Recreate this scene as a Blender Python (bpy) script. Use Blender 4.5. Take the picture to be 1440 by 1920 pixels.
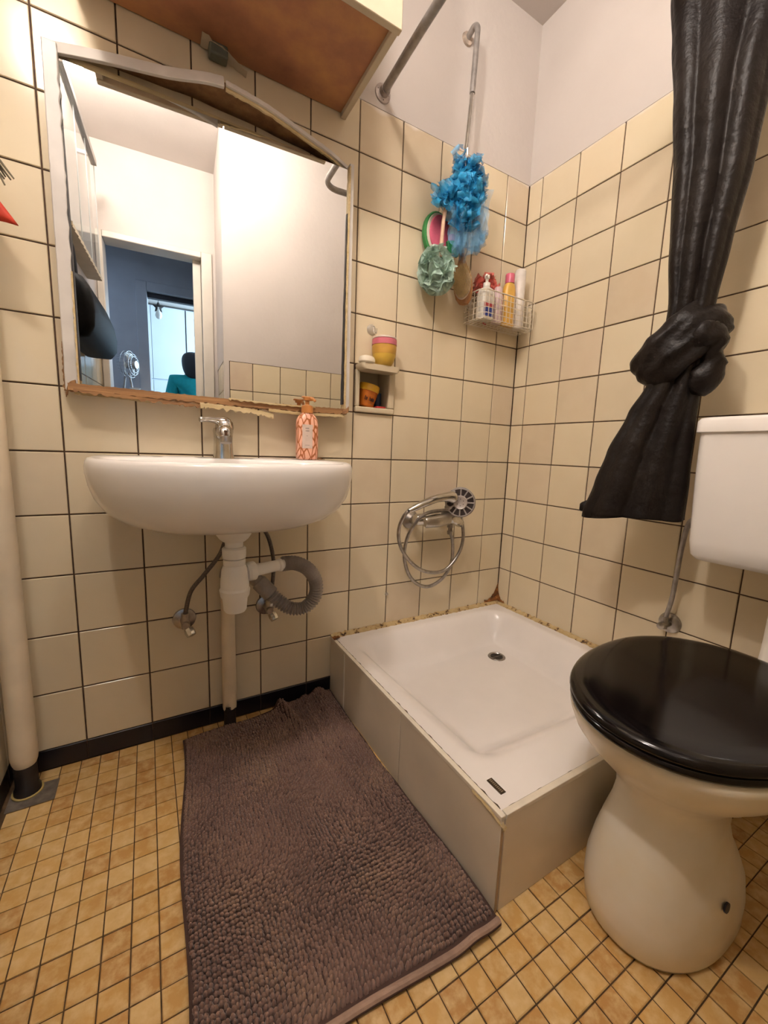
import bpy, bmesh, math, random
from math import sin, cos, pi, radians
from mathutils import Vector, Matrix, noise
for _o in list(bpy.data.objects): bpy.data.objects.remove(_o, do_unlink=True)
S = bpy.context.scene; COL = S.collection
random.seed(7)

# ------------------------------------------------------------ camera, world, light, exposure
cd = bpy.data.cameras.new('camera'); cam = bpy.data.objects.new('camera', cd); COL.objects.link(cam)
cam.location = (-1.2924, -1.2160, 0.8325)
cam.rotation_euler = (1.4231, -0.0359, -0.5220)
cd.sensor_fit = 'HORIZONTAL'; cd.sensor_width = 36.0; cd.lens = 36.0*762.63/1440.0; cd.clip_start = 0.02
S.camera = cam
S.view_settings.view_transform = 'Standard'; S.view_settings.look = 'None'
S.view_settings.exposure = 0.38; S.view_settings.gamma = 1.0; S.view_settings.use_curve_mapping = False
w = bpy.data.worlds.new('world'); S.world = w; w.use_nodes = True
w.node_tree.nodes['Background'].inputs[0].default_value = (0.55, 0.65, 0.9, 1)
w.node_tree.nodes['Background'].inputs[1].default_value = 0.3
FILL_LAMP = (-0.98, -0.82, 2.27); FILL_R = 0.07; FILL_W = 15.0  # second globe, added as fill for the room
WLAMP = (-1.54, -0.88, 2.18); WLAMP_R = 0.05; WLAMP_W = 30.0
def light(name, kind, loc, energy, color, size=0.1, rot=(0, 0, 0), sy=None):
    l = bpy.data.lights.new(name, kind); l.energy = energy; l.color = color
    if kind == 'POINT': l.shadow_soft_size = size
    if kind == 'AREA':
        l.size = size
        if sy: l.shape = 'RECTANGLE'; l.size_y = sy
    o = bpy.data.objects.new(name, l); o.location = loc; o.rotation_euler = rot; COL.objects.link(o); return o
light('hall_daylight', 'AREA', (-1.9, -2.3, 2.25), 4.0, (0.55, 0.72, 1.0), 0.5)
light('kitchen_daylight', 'AREA', (0.2, -3.9, 1.7), 85, (0.55, 0.78, 1.0), 1.2, (radians(90), 0, radians(90)))

# ------------------------------------------------------------ materials
def nt(name):
    m = bpy.data.materials.new(name); m.use_nodes = True; t = m.node_tree
    return m, t, t.nodes['Principled BSDF']
def N(t, kind, **kw):
    n = t.nodes.new(kind)
    for k, v in kw.items():
        if k in n.inputs: n.inputs[k].default_value = v
        else: setattr(n, k, v)
    return n
def ramp(t, src, stops):
    r = t.nodes.new('ShaderNodeValToRGB'); e = r.color_ramp.elements
    while len(e) < len(stops): e.new(0.5)
    for i, (p, c) in enumerate(stops): e[i].position = p; e[i].color = (*c, 1) if len(c) == 3 else c
    t.links.new(src, r.inputs[0]); return r.outputs[0]
def mix(t, fac, a, b, mode='MIX'):
    n = t.nodes.new('ShaderNodeMix'); n.data_type = 'RGBA'; n.blend_type = mode
    for sock, v in ((n.inputs[0], fac), (n.inputs[6], a), (n.inputs[7], b)):
        if hasattr(v, 'is_linked'): t.links.new(v, sock)
        else: sock.default_value = (*v, 1) if isinstance(v, tuple) else v
    return n.outputs[2]
def bump(t, b, src, strength=0.2, dist=0.002):
    n = N(t, 'ShaderNodeBump', Strength=strength, Distance=dist); t.links.new(src, n.inputs['Height']); t.links.new(n.outputs[0], b.inputs['Normal'])
def geo(t): return t.nodes.new('ShaderNodeNewGeometry').outputs['Position']
def noise_tex(t, scale, detail=3, rough=0.5, vec=None):
    n = N(t, 'ShaderNodeTexNoise', Scale=scale, Detail=detail, Roughness=rough); t.links.new(vec or geo(t), n.inputs['Vector']); return n.outputs['Fac']
def M(name, col, rough=0.5, metal=0.0, var=0.0, vscale=20, bmp=0.0, bscale=150, **kw):
    m, t, b = nt(name)
    b.inputs['Base Color'].default_value = (*col, 1); b.inputs['Roughness'].default_value = rough; b.inputs['Metallic'].default_value = metal
    for k, v in kw.items(): b.inputs[k.replace('_', ' ')].default_value = v
    if var:
        f = noise_tex(t, vscale)
        c = ramp(t, f, [(0.3, tuple(x*(1-var) for x in col)), (0.7, tuple(min(1, x*(1+var*0.5)) for x in col))])
        t.links.new(c, b.inputs['Base Color'])
    if bmp: bump(t, b, noise_tex(t, bscale), bmp, 0.001)
    return m

def m_tile():
    m, t, b = nt('cream_glazed_tile')
    oi = t.nodes.new('ShaderNodeObjectInfo').outputs['Random']
    c = ramp(t, oi, [(0, (0.62, 0.50, 0.35)), (0.12, (0.67, 0.565, 0.395)), (0.5, (0.71, 0.605, 0.42)), (0.9, (0.72, 0.60, 0.41)), (1.0, (0.60, 0.48, 0.37))])
    f = noise_tex(t, 14, 4); c = mix(t, ramp(t, f, [(0.35, (0, 0, 0)), (0.7, (0.35, 0.35, 0.35))]), c, (0.74, 0.645, 0.47))
    sp = N(t, 'ShaderNodeSeparateXYZ'); t.links.new(geo(t), sp.inputs[0])
    ma = N(t, 'ShaderNodeMath', operation='MULTIPLY_ADD'); t.links.new(noise_tex(t, 9, 3), ma.inputs[0]); ma.inputs[1].default_value = 0.05; t.links.new(sp.outputs[2], ma.inputs[2])
    f2 = ramp(t, ma.outputs[0], [(0, (0, 0, 0)), (1, (1, 1, 1))])
    mr = N(t, 'ShaderNodeMapRange'); t.links.new(ma.outputs[0], mr.inputs[0]); mr.inputs[1].default_value = 1.858; mr.inputs[2].default_value = 1.870
    c = mix(t, mr.outputs[0], c, (0.80, 0.72, 0.65))
    t.links.new(c, b.inputs['Base Color']); b.inputs['Roughness'].default_value = 0.16
    b.inputs['Specular IOR Level'].default_value = 0.45
    bump(t, b, noise_tex(t, 12, 2), 0.12, 0.004)
    return m
def m_plaster():
    m, t, b = nt('white_painted_plaster')
    c = ramp(t, noise_tex(t, 3, 5), [(0.3, (0.56, 0.505, 0.465)), (0.75, (0.62, 0.565, 0.525))])
    t.links.new(c, b.inputs['Base Color']); b.inputs['Roughness'].default_value = 0.7
    bump(t, b, noise_tex(t, 45, 5), 0.25, 0.003); return m
def m_floor():
    m, t, b = nt('ochre_marbled_floor_tile')
    oi = t.nodes.new('ShaderNodeObjectInfo').outputs['Random']
    vx = t.nodes.new('ShaderNodeVectorMath'); vx.operation = 'FLOOR'
    sc = t.nodes.new('ShaderNodeVectorMath'); sc.operation = 'SCALE'; sc.inputs['Scale'].default_value = 1/0.0417
    off = t.nodes.new('ShaderNodeVectorMath'); off.operation = 'ADD'; off.inputs[1].default_value = (1.3512, 0.824, 0)
    t.links.new(geo(t), off.inputs[0]); t.links.new(off.outputs[0], sc.inputs[0]); t.links.new(sc.outputs[0], vx.inputs[0])
    wn = N(t, 'ShaderNodeTexWhiteNoise', noise_dimensions='2D'); t.links.new(vx.outputs[0], wn.inputs['Vector'])
    c0 = ramp(t, wn.outputs['Value'], [(0, (0.46, 0.24, 0.07)), (0.3, (0.53, 0.30, 0.09)), (0.65, (0.60, 0.36, 0.115)), (1, (0.66, 0.44, 0.18))])
    f = noise_tex(t, 40, 5, 0.6); c = mix(t, ramp(t, f, [(0.42, (0, 0, 0)), (0.68, (0.75, 0.75, 0.75))]), c0, (0.74, 0.54, 0.27))
    f2 = noise_tex(t, 23, 4, 0.6); c = mix(t, ramp(t, f2, [(0.55, (0, 0, 0)), (0.75, (0.5, 0.5, 0.5))]), c, (0.48, 0.26, 0.08))
    t.links.new(c, b.inputs['Base Color']); b.inputs['Roughness'].default_value = 0.42
    bump(t, b, noise_tex(t, 90, 3), 0.15, 0.001); return m
def m_wood(name, a, bb, scale=(3, 60, 60), rough=0.7):
    m, t, b = nt(name)
    mp = N(t, 'ShaderNodeMapping'); mp.inputs['Scale'].default_value = scale; t.links.new(geo(t), mp.inputs[0])
    f = noise_tex(t, 1.5, 6, 0.65, mp.outputs[0]); t.links.new(ramp(t, f, [(0.3, a), (0.7, bb)]), b.inputs['Base Color'])
    b.inputs['Roughness'].default_value = rough; bump(t, b, f, 0.5, 0.003); return m
def m_ceramic():
    m, t, b = nt('toilet_ceramic')
    f = noise_tex(t, 5, 4); c = ramp(t, f, [(0.40, (0.86, 0.82, 0.74)), (0.68, (0.76, 0.66, 0.46))])
    t.links.new(c, b.inputs['Base Color']); b.inputs['Roughness'].default_value = 0.22; return m
def m_caulk():
    m, t, b = nt('mouldy_caulk')
    f = noise_tex(t, 45, 5, 0.7); c = ramp(t, f, [(0.34, (0.025, 0.014, 0.007)), (0.40, (0.16, 0.08, 0.03)), (0.44, (0.52, 0.37, 0.17)), (0.8, (0.66, 0.52, 0.29))])
    t.links.new(c, b.inputs['Base Color']); b.inputs['Roughness'].default_value = 0.8; bump(t, b, f, 0.8, 0.004); return m
def m_rust():
    m, t, b = nt('rusty_stain')
    f = noise_tex(t, 70, 6, 0.7); c = ramp(t, f, [(0.35, (0.03, 0.012, 0.005)), (0.55, (0.28, 0.10, 0.02)), (0.75, (0.5, 0.22, 0.05))])
    t.links.new(c, b.inputs['Base Color']); b.inputs['Roughness'].default_value = 0.9; bump(t, b, f, 1, 0.004); return m
def m_net(name, col, alpha, scale=900):
    m, t, b = nt(name)
    b.inputs['Base Color'].default_value = (*col, 1); b.inputs['Roughness'].default_value = 0.45
    b.inputs['Alpha'].default_value = alpha
    f = noise_tex(t, 60, 3); c = ramp(t, f, [(0.3, tuple(x*0.6 for x in col)), (0.7, tuple(min(1, x*1.3+0.02) for x in col))]); t.links.new(c, b.inputs['Base Color'])
    return m
def m_mat():
    m, t, b = nt('mauve_chenille')
    f = noise_tex(t, 9, 5, 0.6); f2 = noise_tex(t, 170, 2)
    c = ramp(t, f, [(0.3, (0.145, 0.075, 0.052)), (0.5, (0.195, 0.105, 0.072)), (0.7, (0.27, 0.160, 0.098))])
    c = mix(t, ramp(t, f2, [(0.35, (0.0, 0, 0)), (0.7, (0.6, 0.6, 0.6))]), c, (0.24, 0.145, 0.12))
    t.links.new(c, b.inputs['Base Color']); b.inputs['Roughness'].default_value = 0.75
    b.inputs['Sheen Weight'].default_value = 0.25; return m
def m_leafprint():
    m, t, b = nt('rust_and_pink_leaf_print')
    tc = t.nodes.new('ShaderNodeTexCoord').outputs['Object']
    v = N(t, 'ShaderNodeTexVoronoi', Scale=52.0, feature='DISTANCE_TO_EDGE'); mp = N(t, 'ShaderNodeMapping'); mp.inputs['Scale'].default_value = (1.5, 1.5, 0.6); mp.inputs['Rotation'].default_value = (0.6, 0.9, 0.3)
    t.links.new(tc, mp.inputs[0]); t.links.new(mp.outputs[0], v.inputs['Vector'])
    c = ramp(t, v.outputs['Distance'], [(0.06, (0.40, 0.115, 0.03)), (0.11, (0.85, 0.46, 0.32))])
    t.links.new(c, b.inputs['Base Color']); b.inputs['Roughness'].default_value = 0.3; return m
def m_brownboard():
    m, t, b = nt('stained_brown_hardboard')
    c = ramp(t, noise_tex(t, 7, 5, 0.6), [(0.25, (0.24, 0.095, 0.055)), (0.5, (0.39, 0.17, 0.085)), (0.72, (0.54, 0.27, 0.10))])
    t.links.new(c, b.inputs['Base Color']); b.inputs['Roughness'].default_value = 0.6; bump(t, b, noise_tex(t, 60, 4), 0.2, 0.002); return m
def m_emit(name, col, s):
    m, t, b = nt(name); b.inputs['Base Color'].default_value = (*col, 1); b.inputs['Emission Color'].default_value = (*col, 1); b.inputs['Emission Strength'].default_value = s; return m
def m_curtain():
    m, t, b = nt('black_plastic_sheet')
    c = ramp(t, noise_tex(t, 6, 4), [(0.3, (0.007, 0.005, 0.005)), (0.7, (0.016, 0.012, 0.010))]); t.links.new(c, b.inputs['Base Color'])
    b.inputs['Roughness'].default_value = 0.42; b.inputs['IOR'].default_value = 1.27; bump(t, b, noise_tex(t, 24, 4, 0.55), 0.5, 0.012); return m

TILE = m_tile(); PLASTER = m_plaster(); FLOOR = m_floor(); CERAMIC = m_ceramic(); CAULK = m_caulk(); RUST = m_rust()
GROUT = M('dark_brown_grout', (0.085, 0.045, 0.024), 0.9, var=0.5, vscale=60)
FGROUT = M('brown_floor_grout', (0.10, 0.055, 0.022), 0.9, var=0.5, vscale=60)
BLACKTILE = M('black_glazed_skirting', (0.010, 0.007, 0.010), 0.3)
WHITE = M('white_enamel', (0.88, 0.84, 0.80), 0.12, var=0.05, vscale=4)
TRAYM = M('white_tray_enamel', (0.86, 0.81, 0.77), 0.22, var=0.06, vscale=5)
PANEL = M('beige_grey_tray_panel', (0.76, 0.66, 0.52), 0.35, var=0.12, vscale=5)
CHROME = M('chrome', (0.62, 0.60, 0.57), 0.14, 1.0, var=0.2, vscale=40)
CHROMED = M('dull_chrome', (0.42, 0.39, 0.36), 0.3, 1.0, var=0.3, vscale=60)
STEEL = M('grey_painted_steel_tube', (0.36, 0.33, 0.31), 0.42, 0.5, var=0.25, vscale=50)
WPLAST = M('white_plastic', (0.85, 0.81, 0.74), 0.35)
GPLAST = M('grey_corrugated_plastic', (0.33, 0.285, 0.25), 0.5, var=0.2, vscale=30)
BEIGEPIPE = M('beige_painted_pipe', (0.72, 0.60, 0.43), 0.45, var=0.12, vscale=10, bmp=0.2, bscale=40)
IRON = M('black_cast_iron', (0.018, 0.012, 0.010), 0.5, var=0.5, vscale=50, bmp=0.4)
WOODB = m_wood('broken_brown_wood', (0.16, 0.07, 0.025), (0.42, 0.22, 0.085))
WOODR = m_wood('raw_yellow_laminate', (0.45, 0.32, 0.13), (0.66, 0.52, 0.30))
LAM = M('off_white_laminate', (0.60, 0.56, 0.51), 0.4, var=0.12, vscale=14)
LAMB = M('beige_laminate', (0.55, 0.46, 0.33), 0.5, var=0.15, vscale=12)
BROWNB = m_brownboard()
MIRROR = M('mirror_silver', (0.79, 0.80, 0.79), 0.0, 1.0)
CURT = m_curtain()
LIDM = M('black_glossy_lid', (0.005, 0.0035, 0.0035), 0.12, var=0.3, vscale=6, IOR=1.38)
MATM = m_mat(); MATEDGE = M('beige_mat_edging', (0.36, 0.235, 0.17), 0.85, var=0.2, vscale=40, bmp=0.6, bscale=300)
BLACKP = M('black_fabric', (0.005, 0.005, 0.006), 0.55, var=0.4, vscale=15, bmp=0.3, IOR=1.2)
GLASS, _t, _b = nt('clear_glass'); _b.inputs['Transmission Weight'].default_value = 1; _b.inputs['Roughness'].default_value = 0.0; _b.inputs['IOR'].default_value = 1.1; _b.inputs['Base Color'].default_value = (0.93, 0.95, 0.95, 1)
HALLW = M('hall_grey_blue_wall', (0.42, 0.43, 0.46), 0.7, var=0.12, vscale=4)
KITW = M('kitchen_white_cupboard', (0.78, 0.82, 0.86), 0.4, var=0.04, vscale=3)
DOORP = M('cream_door_paint', (0.62, 0.57, 0.50), 0.4, var=0.08, vscale=8)
def flat(name, c, r=0.4, **k): return M(name, c, r, var=0.12, vscale=40, **k)

# ------------------------------------------------------------ mesh helpers
class G:
    def __init__(s): s.v = []; s.f = []
    def add(s, vs, fs):
        b = len(s.v); s.v += [tuple(p) for p in vs]; s.f += [tuple(i+b for i in f) for f in fs]; return s
    def box(s, x0, x1, y0, y1, z0, z1):
        return s.add([(x, y, z) for z in (z0, z1) for y in (y0, y1) for x in (x0, x1)],
                     [(0, 2, 3, 1), (4, 5, 7, 6), (0, 1, 5, 4), (2, 6, 7, 3), (0, 4, 6, 2), (1, 3, 7, 5)])
    def loft(s, rings, cap0=True, cap1=True, closed=False):
        n = len(rings[0]); vs = [p for r in rings for p in r]; fs = []
        m = len(rings); rng = range(m if closed else m-1)
        for i in rng:
            j = (i+1) % m
            for k in range(n):
                k2 = (k+1) % n; fs.append((i*n+k, i*n+k2, j*n+k2, j*n+k))
        if not closed:
            if cap0: fs.append(tuple(reversed(range(n))))
            if cap1: fs.append(tuple((m-1)*n+k for k in range(n)))
        return s.add(vs, fs)
    def tube(s, pts, r, n=12, closed=False, cap=True, flatx=1.0):
        pts = [Vector(p) for p in pts]; m = len(pts); rs = r if isinstance(r, (list, tuple)) else [r]*m
        rings = []; up = None
        for i, p in enumerate(pts):
            a = pts[(i-1) % m] if (closed or i > 0) else p; b = pts[(i+1) % m] if (closed or i < m-1) else p
            t = (b-a).normalized()
            if up is None: up = Vector((0, 0, 1)) if abs(t.z) < 0.9 else Vector((0, 1, 0))
            u = (up - t*up.dot(t)).normalized(); up = u; q = t.cross(u)
            rings.append([p + (u*cos(2*pi*k/n) + q*sin(2*pi*k/n)*flatx)*rs[i] for k in range(n)])
        return s.loft(rings, cap, cap, closed)
    def lathe(s, prof, o=(0, 0, 0), ax='z', n=32, d=None):
        o = Vector(o); A = Vector(d).normalized() if d else {'x': Vector((1, 0, 0)), 'y': Vector((0, 1, 0)), 'z': Vector((0, 0, 1))}[ax]
        u = Vector((1, 0, 0)) if abs(A.x) < 0.9 else Vector((0, 1, 0)); u = (u-A*u.dot(A)).normalized(); q = A.cross(u)
        return s.loft([[o + A*h + (u*cos(2*pi*k/n)+q*sin(2*pi*k/n))*max(r, 1e-5) for k in range(n)] for r, h in prof])
    def grid(s, fn, nu, nv):
        return s.add([fn(i/nu, j/nv) for j in range(nv+1) for i in range(nu+1)],
                     [(j*(nu+1)+i, j*(nu+1)+i+1, (j+1)*(nu+1)+i+1, (j+1)*(nu+1)+i) for j in range(nv) for i in range(nu)])
def spline(pts, k=8, closed=False):
    P = [Vector(p) for p in pts]; m = len(P); out = []
    for i in range(m if closed else m-1):
        g = (lambda j: P[j % m]) if closed else (lambda j: P[max(0, min(m-1, j))])
        a, b, c, d = g(i-1), g(i), g(i+1), g(i+2)
        for s_ in range(k):
            t = s_/k; out.append(0.5*((2*b)+(c-a)*t+(2*a-5*b+4*c-d)*t*t+(3*b-a-3*c+d)*t**3))
    if not closed: out.append(P[-1])
    return out
def obj(name, g, mat, parent=None, smooth=35, bevel=0.0, bseg=2, weld=False, **props):
    me = bpy.data.meshes.new(name); off = Vector(parent['_o']) if parent is not None and '_o' in parent else Vector((0, 0, 0))
    me.from_pydata([tuple(Vector(p)-off) for p in g.v], [], g.f); me.update()
    bm = bmesh.new(); bm.from_mesh(me)
    if weld: bmesh.ops.remove_doubles(bm, verts=bm.verts, dist=1e-6)
    bmesh.ops.recalc_face_normals(bm, faces=bm.faces); bm.to_mesh(me); bm.free()
    if smooth:
        for p in me.polygons: p.use_smooth = True
        me.set_sharp_from_angle(angle=radians(smooth))
    me.materials.append(mat)
    o = bpy.data.objects.new(name, me); COL.objects.link(o)
    if parent is not None:
        o.parent = parent
        if '_o' in parent: o['_o'] = parent['_o']
    if bevel:
        b = o.modifiers.new('bevel', 'BEVEL'); b.width = bevel; b.segments = bseg; b.limit_method = 'ANGLE'; b.angle_limit = radians(40)
    for k, v in props.items(): o[k] = v
    return o
def thing(name, label, cat, loc, group=None):
    o = bpy.data.objects.new(name, None); o.empty_display_size = 0.03; COL.objects.link(o); o.location = loc
    o['_o'] = loc; o['label'] = label; o['category'] = cat
    if group: o['group'] = group
    return o
def solo(name, g, mat, label, cat, group=None, **kw):
    xs = [p[0] for p in g.v]; ys = [p[1] for p in g.v]; zs = [p[2] for p in g.v]
    c = Vector(((min(xs)+max(xs))/2, (min(ys)+max(ys))/2, min(zs)))
    g.v = [tuple(Vector(p)-c) for p in g.v]
    o = obj(name, g, mat, **kw); o.location = c; o['label'] = label; o['category'] = cat
    if group: o['group'] = group
    return o
def struct(name, g, mat, parent=None, **kw):
    o = obj(name, g, mat, parent, **kw)
    if parent is None: o['kind'] = 'structure'
    return o
def rrect(cx, cy, z, hx, hy, r, n=6):
    pts = []
    for (sx, sy, a0) in ((1, 1, 0), (-1, 1, pi/2), (-1, -1, pi), (1, -1, 3*pi/2)):
        for k in range(n+1):
            a = a0+k*pi/2/n; pts.append(Vector((cx+sx*(hx-r)+r*cos(a), cy+sy*(hy-r)+r*sin(a), z)))
    return pts
def superell(cx, cy, z, rx, ry, e=2.0, n=48):
    return [Vector((cx+rx*math.copysign(abs(cos(a))**(2/e), cos(a)), cy+ry*math.copysign(abs(sin(a))**(2/e), sin(a)), z)) for a in [2*pi*k/n for k in range(n)]]
def nz(p, s=1.0): return noise.noise(Vector(p)*s)

# ------------------------------------------------------------ the room
XL, XR, YF, YD, ZC = -1.612, 0.0, -1.25, -1.70, 2.36
P = 0.15; X0 = -0.1122; Y0 = -0.0608; Z0 = 0.055; ZT = 1.855
tile_cache = {}
def tile_mesh(w_, h_, mat, name='tile', t=0.006, ch=0.0014):
    key = (round(w_, 4), round(h_, 4), mat.name)
    if key in tile_cache: return tile_cache[key]
    me = bpy.data.meshes.new(name); a, b = w_/2, h_/2
    vs = [(x*a, y*b, -t) for x, y in ((-1, -1), (1, -1), (1, 1), (-1, 1))] + [(x*a, y*b, -ch) for x, y in ((-1, -1), (1, -1), (1, 1), (-1, 1))] + \
         [(x*(a-ch), y*(b-ch), 0) for x, y in ((-1, -1), (1, -1), (1, 1), (-1, 1))]
    fs = [(8, 9, 10, 11), (3, 2, 1, 0)]
    for i in range(4):
        j = (i+1) % 4; fs += [(i, j, 4+j, 4+i), (4+i, 4+j, 8+j, 8+i)]
    me.from_pydata(vs, [], fs); me.update(); me.materials.append(mat); tile_cache[key] = me; return me
def put_tile(parent, mat, c, u, v, nrm, w_, h_, name='tile', tilt=0.35):
    me = tile_mesh(w_, h_, mat, name)
    o = bpy.data.objects.new(name, me); COL.objects.link(o)
    R = Matrix((u, v, nrm)).transposed().to_4x4()
    a, b = radians(random.gauss(0, tilt*0.5)), radians(random.gauss(0, tilt*0.5))
    o.matrix_world = Matrix.Translation(Vector(c)+Vector(nrm)*random.uniform(-0.0006, 0.0004)) @ R @ Matrix.Rotation(a, 4, 'X') @ Matrix.Rotation(b, 4, 'Y')
    o.parent = parent; return o
GAP = 0.0034
def spans(lo, hi, anchor, step=P):
    k0 = math.floor((lo-anchor)/step+1e-6); out = []
    k = k0
    while anchor+k*step < hi-1e-4:
        a = max(lo, anchor+k*step); b = min(hi, anchor+(k+1)*step)
        if b-a > 0.012: out.append((a, b))
        k += 1
    return out
def tile_wall(parent, origin_fn, u, v, nrm, us, z0, z1, skip=None, skirting=True):
    for (a, b) in us:
        for (c, d) in spans(z0, z1, Z0):
            if skip and skip((a+b)/2, (c+d)/2): continue
            put_tile(parent, TILE, origin_fn((a+b)/2, (c+d)/2), u, v, nrm, b-a-GAP, d-c-GAP)
        if skirting and not (skip and skip((a+b)/2, 0.02)):
            put_tile(parent, BLACKTILE, origin_fn((a+b)/2, Z0/2), u, v, nrm, b-a-0.002, Z0-0.002, 'skirting_tile', 0.2)
X_, Y_, Z_ = Vector((1, 0, 0)), Vector((0, 1, 0)), Vector((0, 0, 1))

NX0, NX1, NZ0, NZ1 = -0.7122, -0.5622, 0.955, 1.105   # the soap niche replaces one tile
g = G().box(XL-0.1, NX0+0.006, 0.003, 0.1, 0, ZC).box(NX1-0.006, 0.1, 0.003, 0.1, 0, ZC).box(NX0+0.006, NX1-0.006, 0.003, 0.1, 0, NZ0+0.006).box(NX0+0.006, NX1-0.006, 0.003, 0.1, NZ1-0.006, ZC).box(NX0, NX1, 0.09, 0.1, NZ0, NZ1)
wb = struct('wall_back', g, GROUT, smooth=0)
tile_wall(wb, lambda a, z: (a, 0, z), X_, Z_, -Y_, spans(XL, XR, X0), Z0, ZT, skip=lambda a, z: (NX0 < a < NX1 and NZ0 < z < NZ1) or (a > -0.77 and z < 0.1))
struct('plaster', G().box(XL, XR, -0.0012, 0.004, ZT-0.014, ZC), PLASTER, wb, smooth=0)
wr = struct('wall_right', G().box(0.003, 0.1, YF-0.1, 0.003, 0, ZC), GROUT, smooth=0)
tile_wall(wr, lambda a, z: (0, a, z), Y_, Z_, -X_, spans(YF, 0, Y0), Z0, ZT, skip=lambda a, z: a > -0.76 and z < 0.1)
struct('plaster', G().box(-0.0012, 0.004, YF, 0, ZT-0.014, ZC), PLASTER, wr, smooth=0)
wl = struct('wall_left', G().box(XL-0.1, XL-0.003, YD, 0.003, 0, ZC), GROUT, smooth=0)
tile_wall(wl, lambda a, z: (XL, a, z), -Y_, Z_, X_, spans(YD, 0, -0.03), Z0, 1.255)
struct('plaster', G().box(XL-0.004, XL+0.001, YD, 0, 1.255, ZC), PLASTER, wl, smooth=0)
wf = struct('wall_front', G().box(-1.0, 0.1, YD, YF-0.003, 0, ZC), GROUT, smooth=0)
tile_wall(wf, lambda a, z: (a, YF, z), -X_, Z_, Y_, spans(-0.975, 0, -0.855), Z0, 1.255)
tile_wall(wf, lambda a, z: (-1.003, a, z), Y_, Z_, -X_, spans(YD+0.05, YF-0.012, YF-0.012-P), Z0, 1.255)
struct('plaster', G().box(-1.004, 0, YF-0.004, YF+0.001, 1.255, ZC).box(-1.004, -0.996, YD, YF, 1.255, ZC).box(-1.004, -0.977, YF-0.01, YF+0.001, 0, 1.255), PLASTER, wf, smooth=0)
# doorway wall
DX0, DX1, DZ = -1.578, -1.078, 1.895
struct('wall_door', G().box(XL-0.1, DX0, YD-0.1, YD, 0, ZC).box(DX1, -0.9, YD-0.1, YD, 0, ZC).box(DX0, DX1, YD-0.1, YD, DZ, ZC), PLASTER, smooth=0)
d1 = struct('door_1', G().box(DX0-0.03, DX0+0.004, YD-0.11, YD+0.012, 0, DZ+0.03).box(DX1-0.004, DX1+0.055, YD-0.11, YD+0.012, 0, DZ+0.03).box(DX0+0.004, DX1-0.004, YD-0.11, YD+0.012, DZ-0.004, DZ+0.03), DOORP, bevel=0.004)
struct('door_stop', G().box(DX1-0.05, DX1-0.006, YD-0.09, YD-0.05, 0, DZ-0.004), DOORP, d1, bevel=0.002)
struct('strike_plate', G().box(DX1-0.051, DX1-0.049, YD-0.085, YD-0.055, 1.46, 1.56), CHROMED, d1, bevel=0.0)
struct('ceiling', G().box(-3.1, 1.3, -5.1, 0.1, ZC, ZC+0.1), PLASTER, smooth=0)
# floor
fl = struct('floor', G().box(XL-0.1, 0.1, YD-0.1, 0.1, -0.1, -0.0025), FGROUT, smooth=0)
FP = 0.0417
cells = []
fx0, fy0 = -1.3512, -0.824
for (a, b) in spans(XL, XR, fx0, FP):
    for (c, d) in spans(YF, 0.0, fy0, FP):
        mx, my = (a+b)/2, (c+d)/2
        if mx > -0.77 and my > -0.77: continue
        cells.append((math.hypot(mx+1.29, my+1.216) + (10 if (-1.22 < mx < -0.84 and my > -0.76) or my < -1.16 else 0), a, b, c, d))
cells.sort(); g = G()
for i, (_, a, b, c, d) in enumerate(cells):
    mx, my = (a+b)/2, (c+d)/2
    if i < 298:
        o = put_tile(fl, FLOOR, (mx, my, 0), X_, Y_, Z_, b-a-0.0022, d-c-0.0022, 'floor_tile', 0.5)
    else: g.box(a+0.0011, b-0.0011, c+0.0011, d-0.0011, -0.006, 0)
struct('floor_tiles', g, FLOOR, fl, smooth=0)['kind'] = 'stuff'

# hall and kitchen beyond the doorway (seen in the mirror)
struct('floor_hall', G().box(-3.1, 1.3, -5.1, YD-0.1, -0.1, 0), M('hall_floor', (0.25, 0.2, 0.16), 0.5, var=0.2), smooth=0)
struct('wall_hall', G().box(-3.1, -1.452, -3.1, -3.0, 0, ZC).box(-1.452, -0.5, -3.1, -3.0, 2.02, ZC).box(-0.5, 1.3, -3.1, -3.0, 0, ZC).box(-2.3, -2.2, -3.0, YD-0.1, 0, ZC).box(0.4, 0.5, -3.0, YD-0.1, 0, ZC).box(-2.3, XL-0.1, YD-0.1, YD, 0, ZC).box(-0.9, 0.5, YD-0.1, YD, 0, ZC), HALLW, smooth=0)
d2 = struct('door_2', G().box(-1.53, -1.448, -3.11, -2.985, 0, 2.085).box(-0.5, -0.42, -3.11, -2.985, 0, 2.085).box(-1.448, -0.5, -3.11, -2.985, 2.015, 2.085), HALLW, bevel=0.004)
struct('door_track', G().box(-1.448, -0.5, -3.08, -3.03, 1.975, 2.015), M('dark_track', (0.03, 0.025, 0.03), 0.5), d2)
struct('wall_kitchen', G().box(-3.1, 1.3, -5.1, -5.0, 0, ZC).box(-3.1, -3.0, -5.0, -3.1, 0, ZC).box(1.2, 1.3, -5.0, -3.1, 0, ZC), KITW, smooth=0)
cab = thing('wardrobe', 'tall white cupboard in the bright room seen through the mirror', 'cupboard', (-0.9, -4.7, 0))
obj('body', G().box(-1.9, 0.1, -4.98, -4.7, 0, 2.34), KITW, cab)
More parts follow.
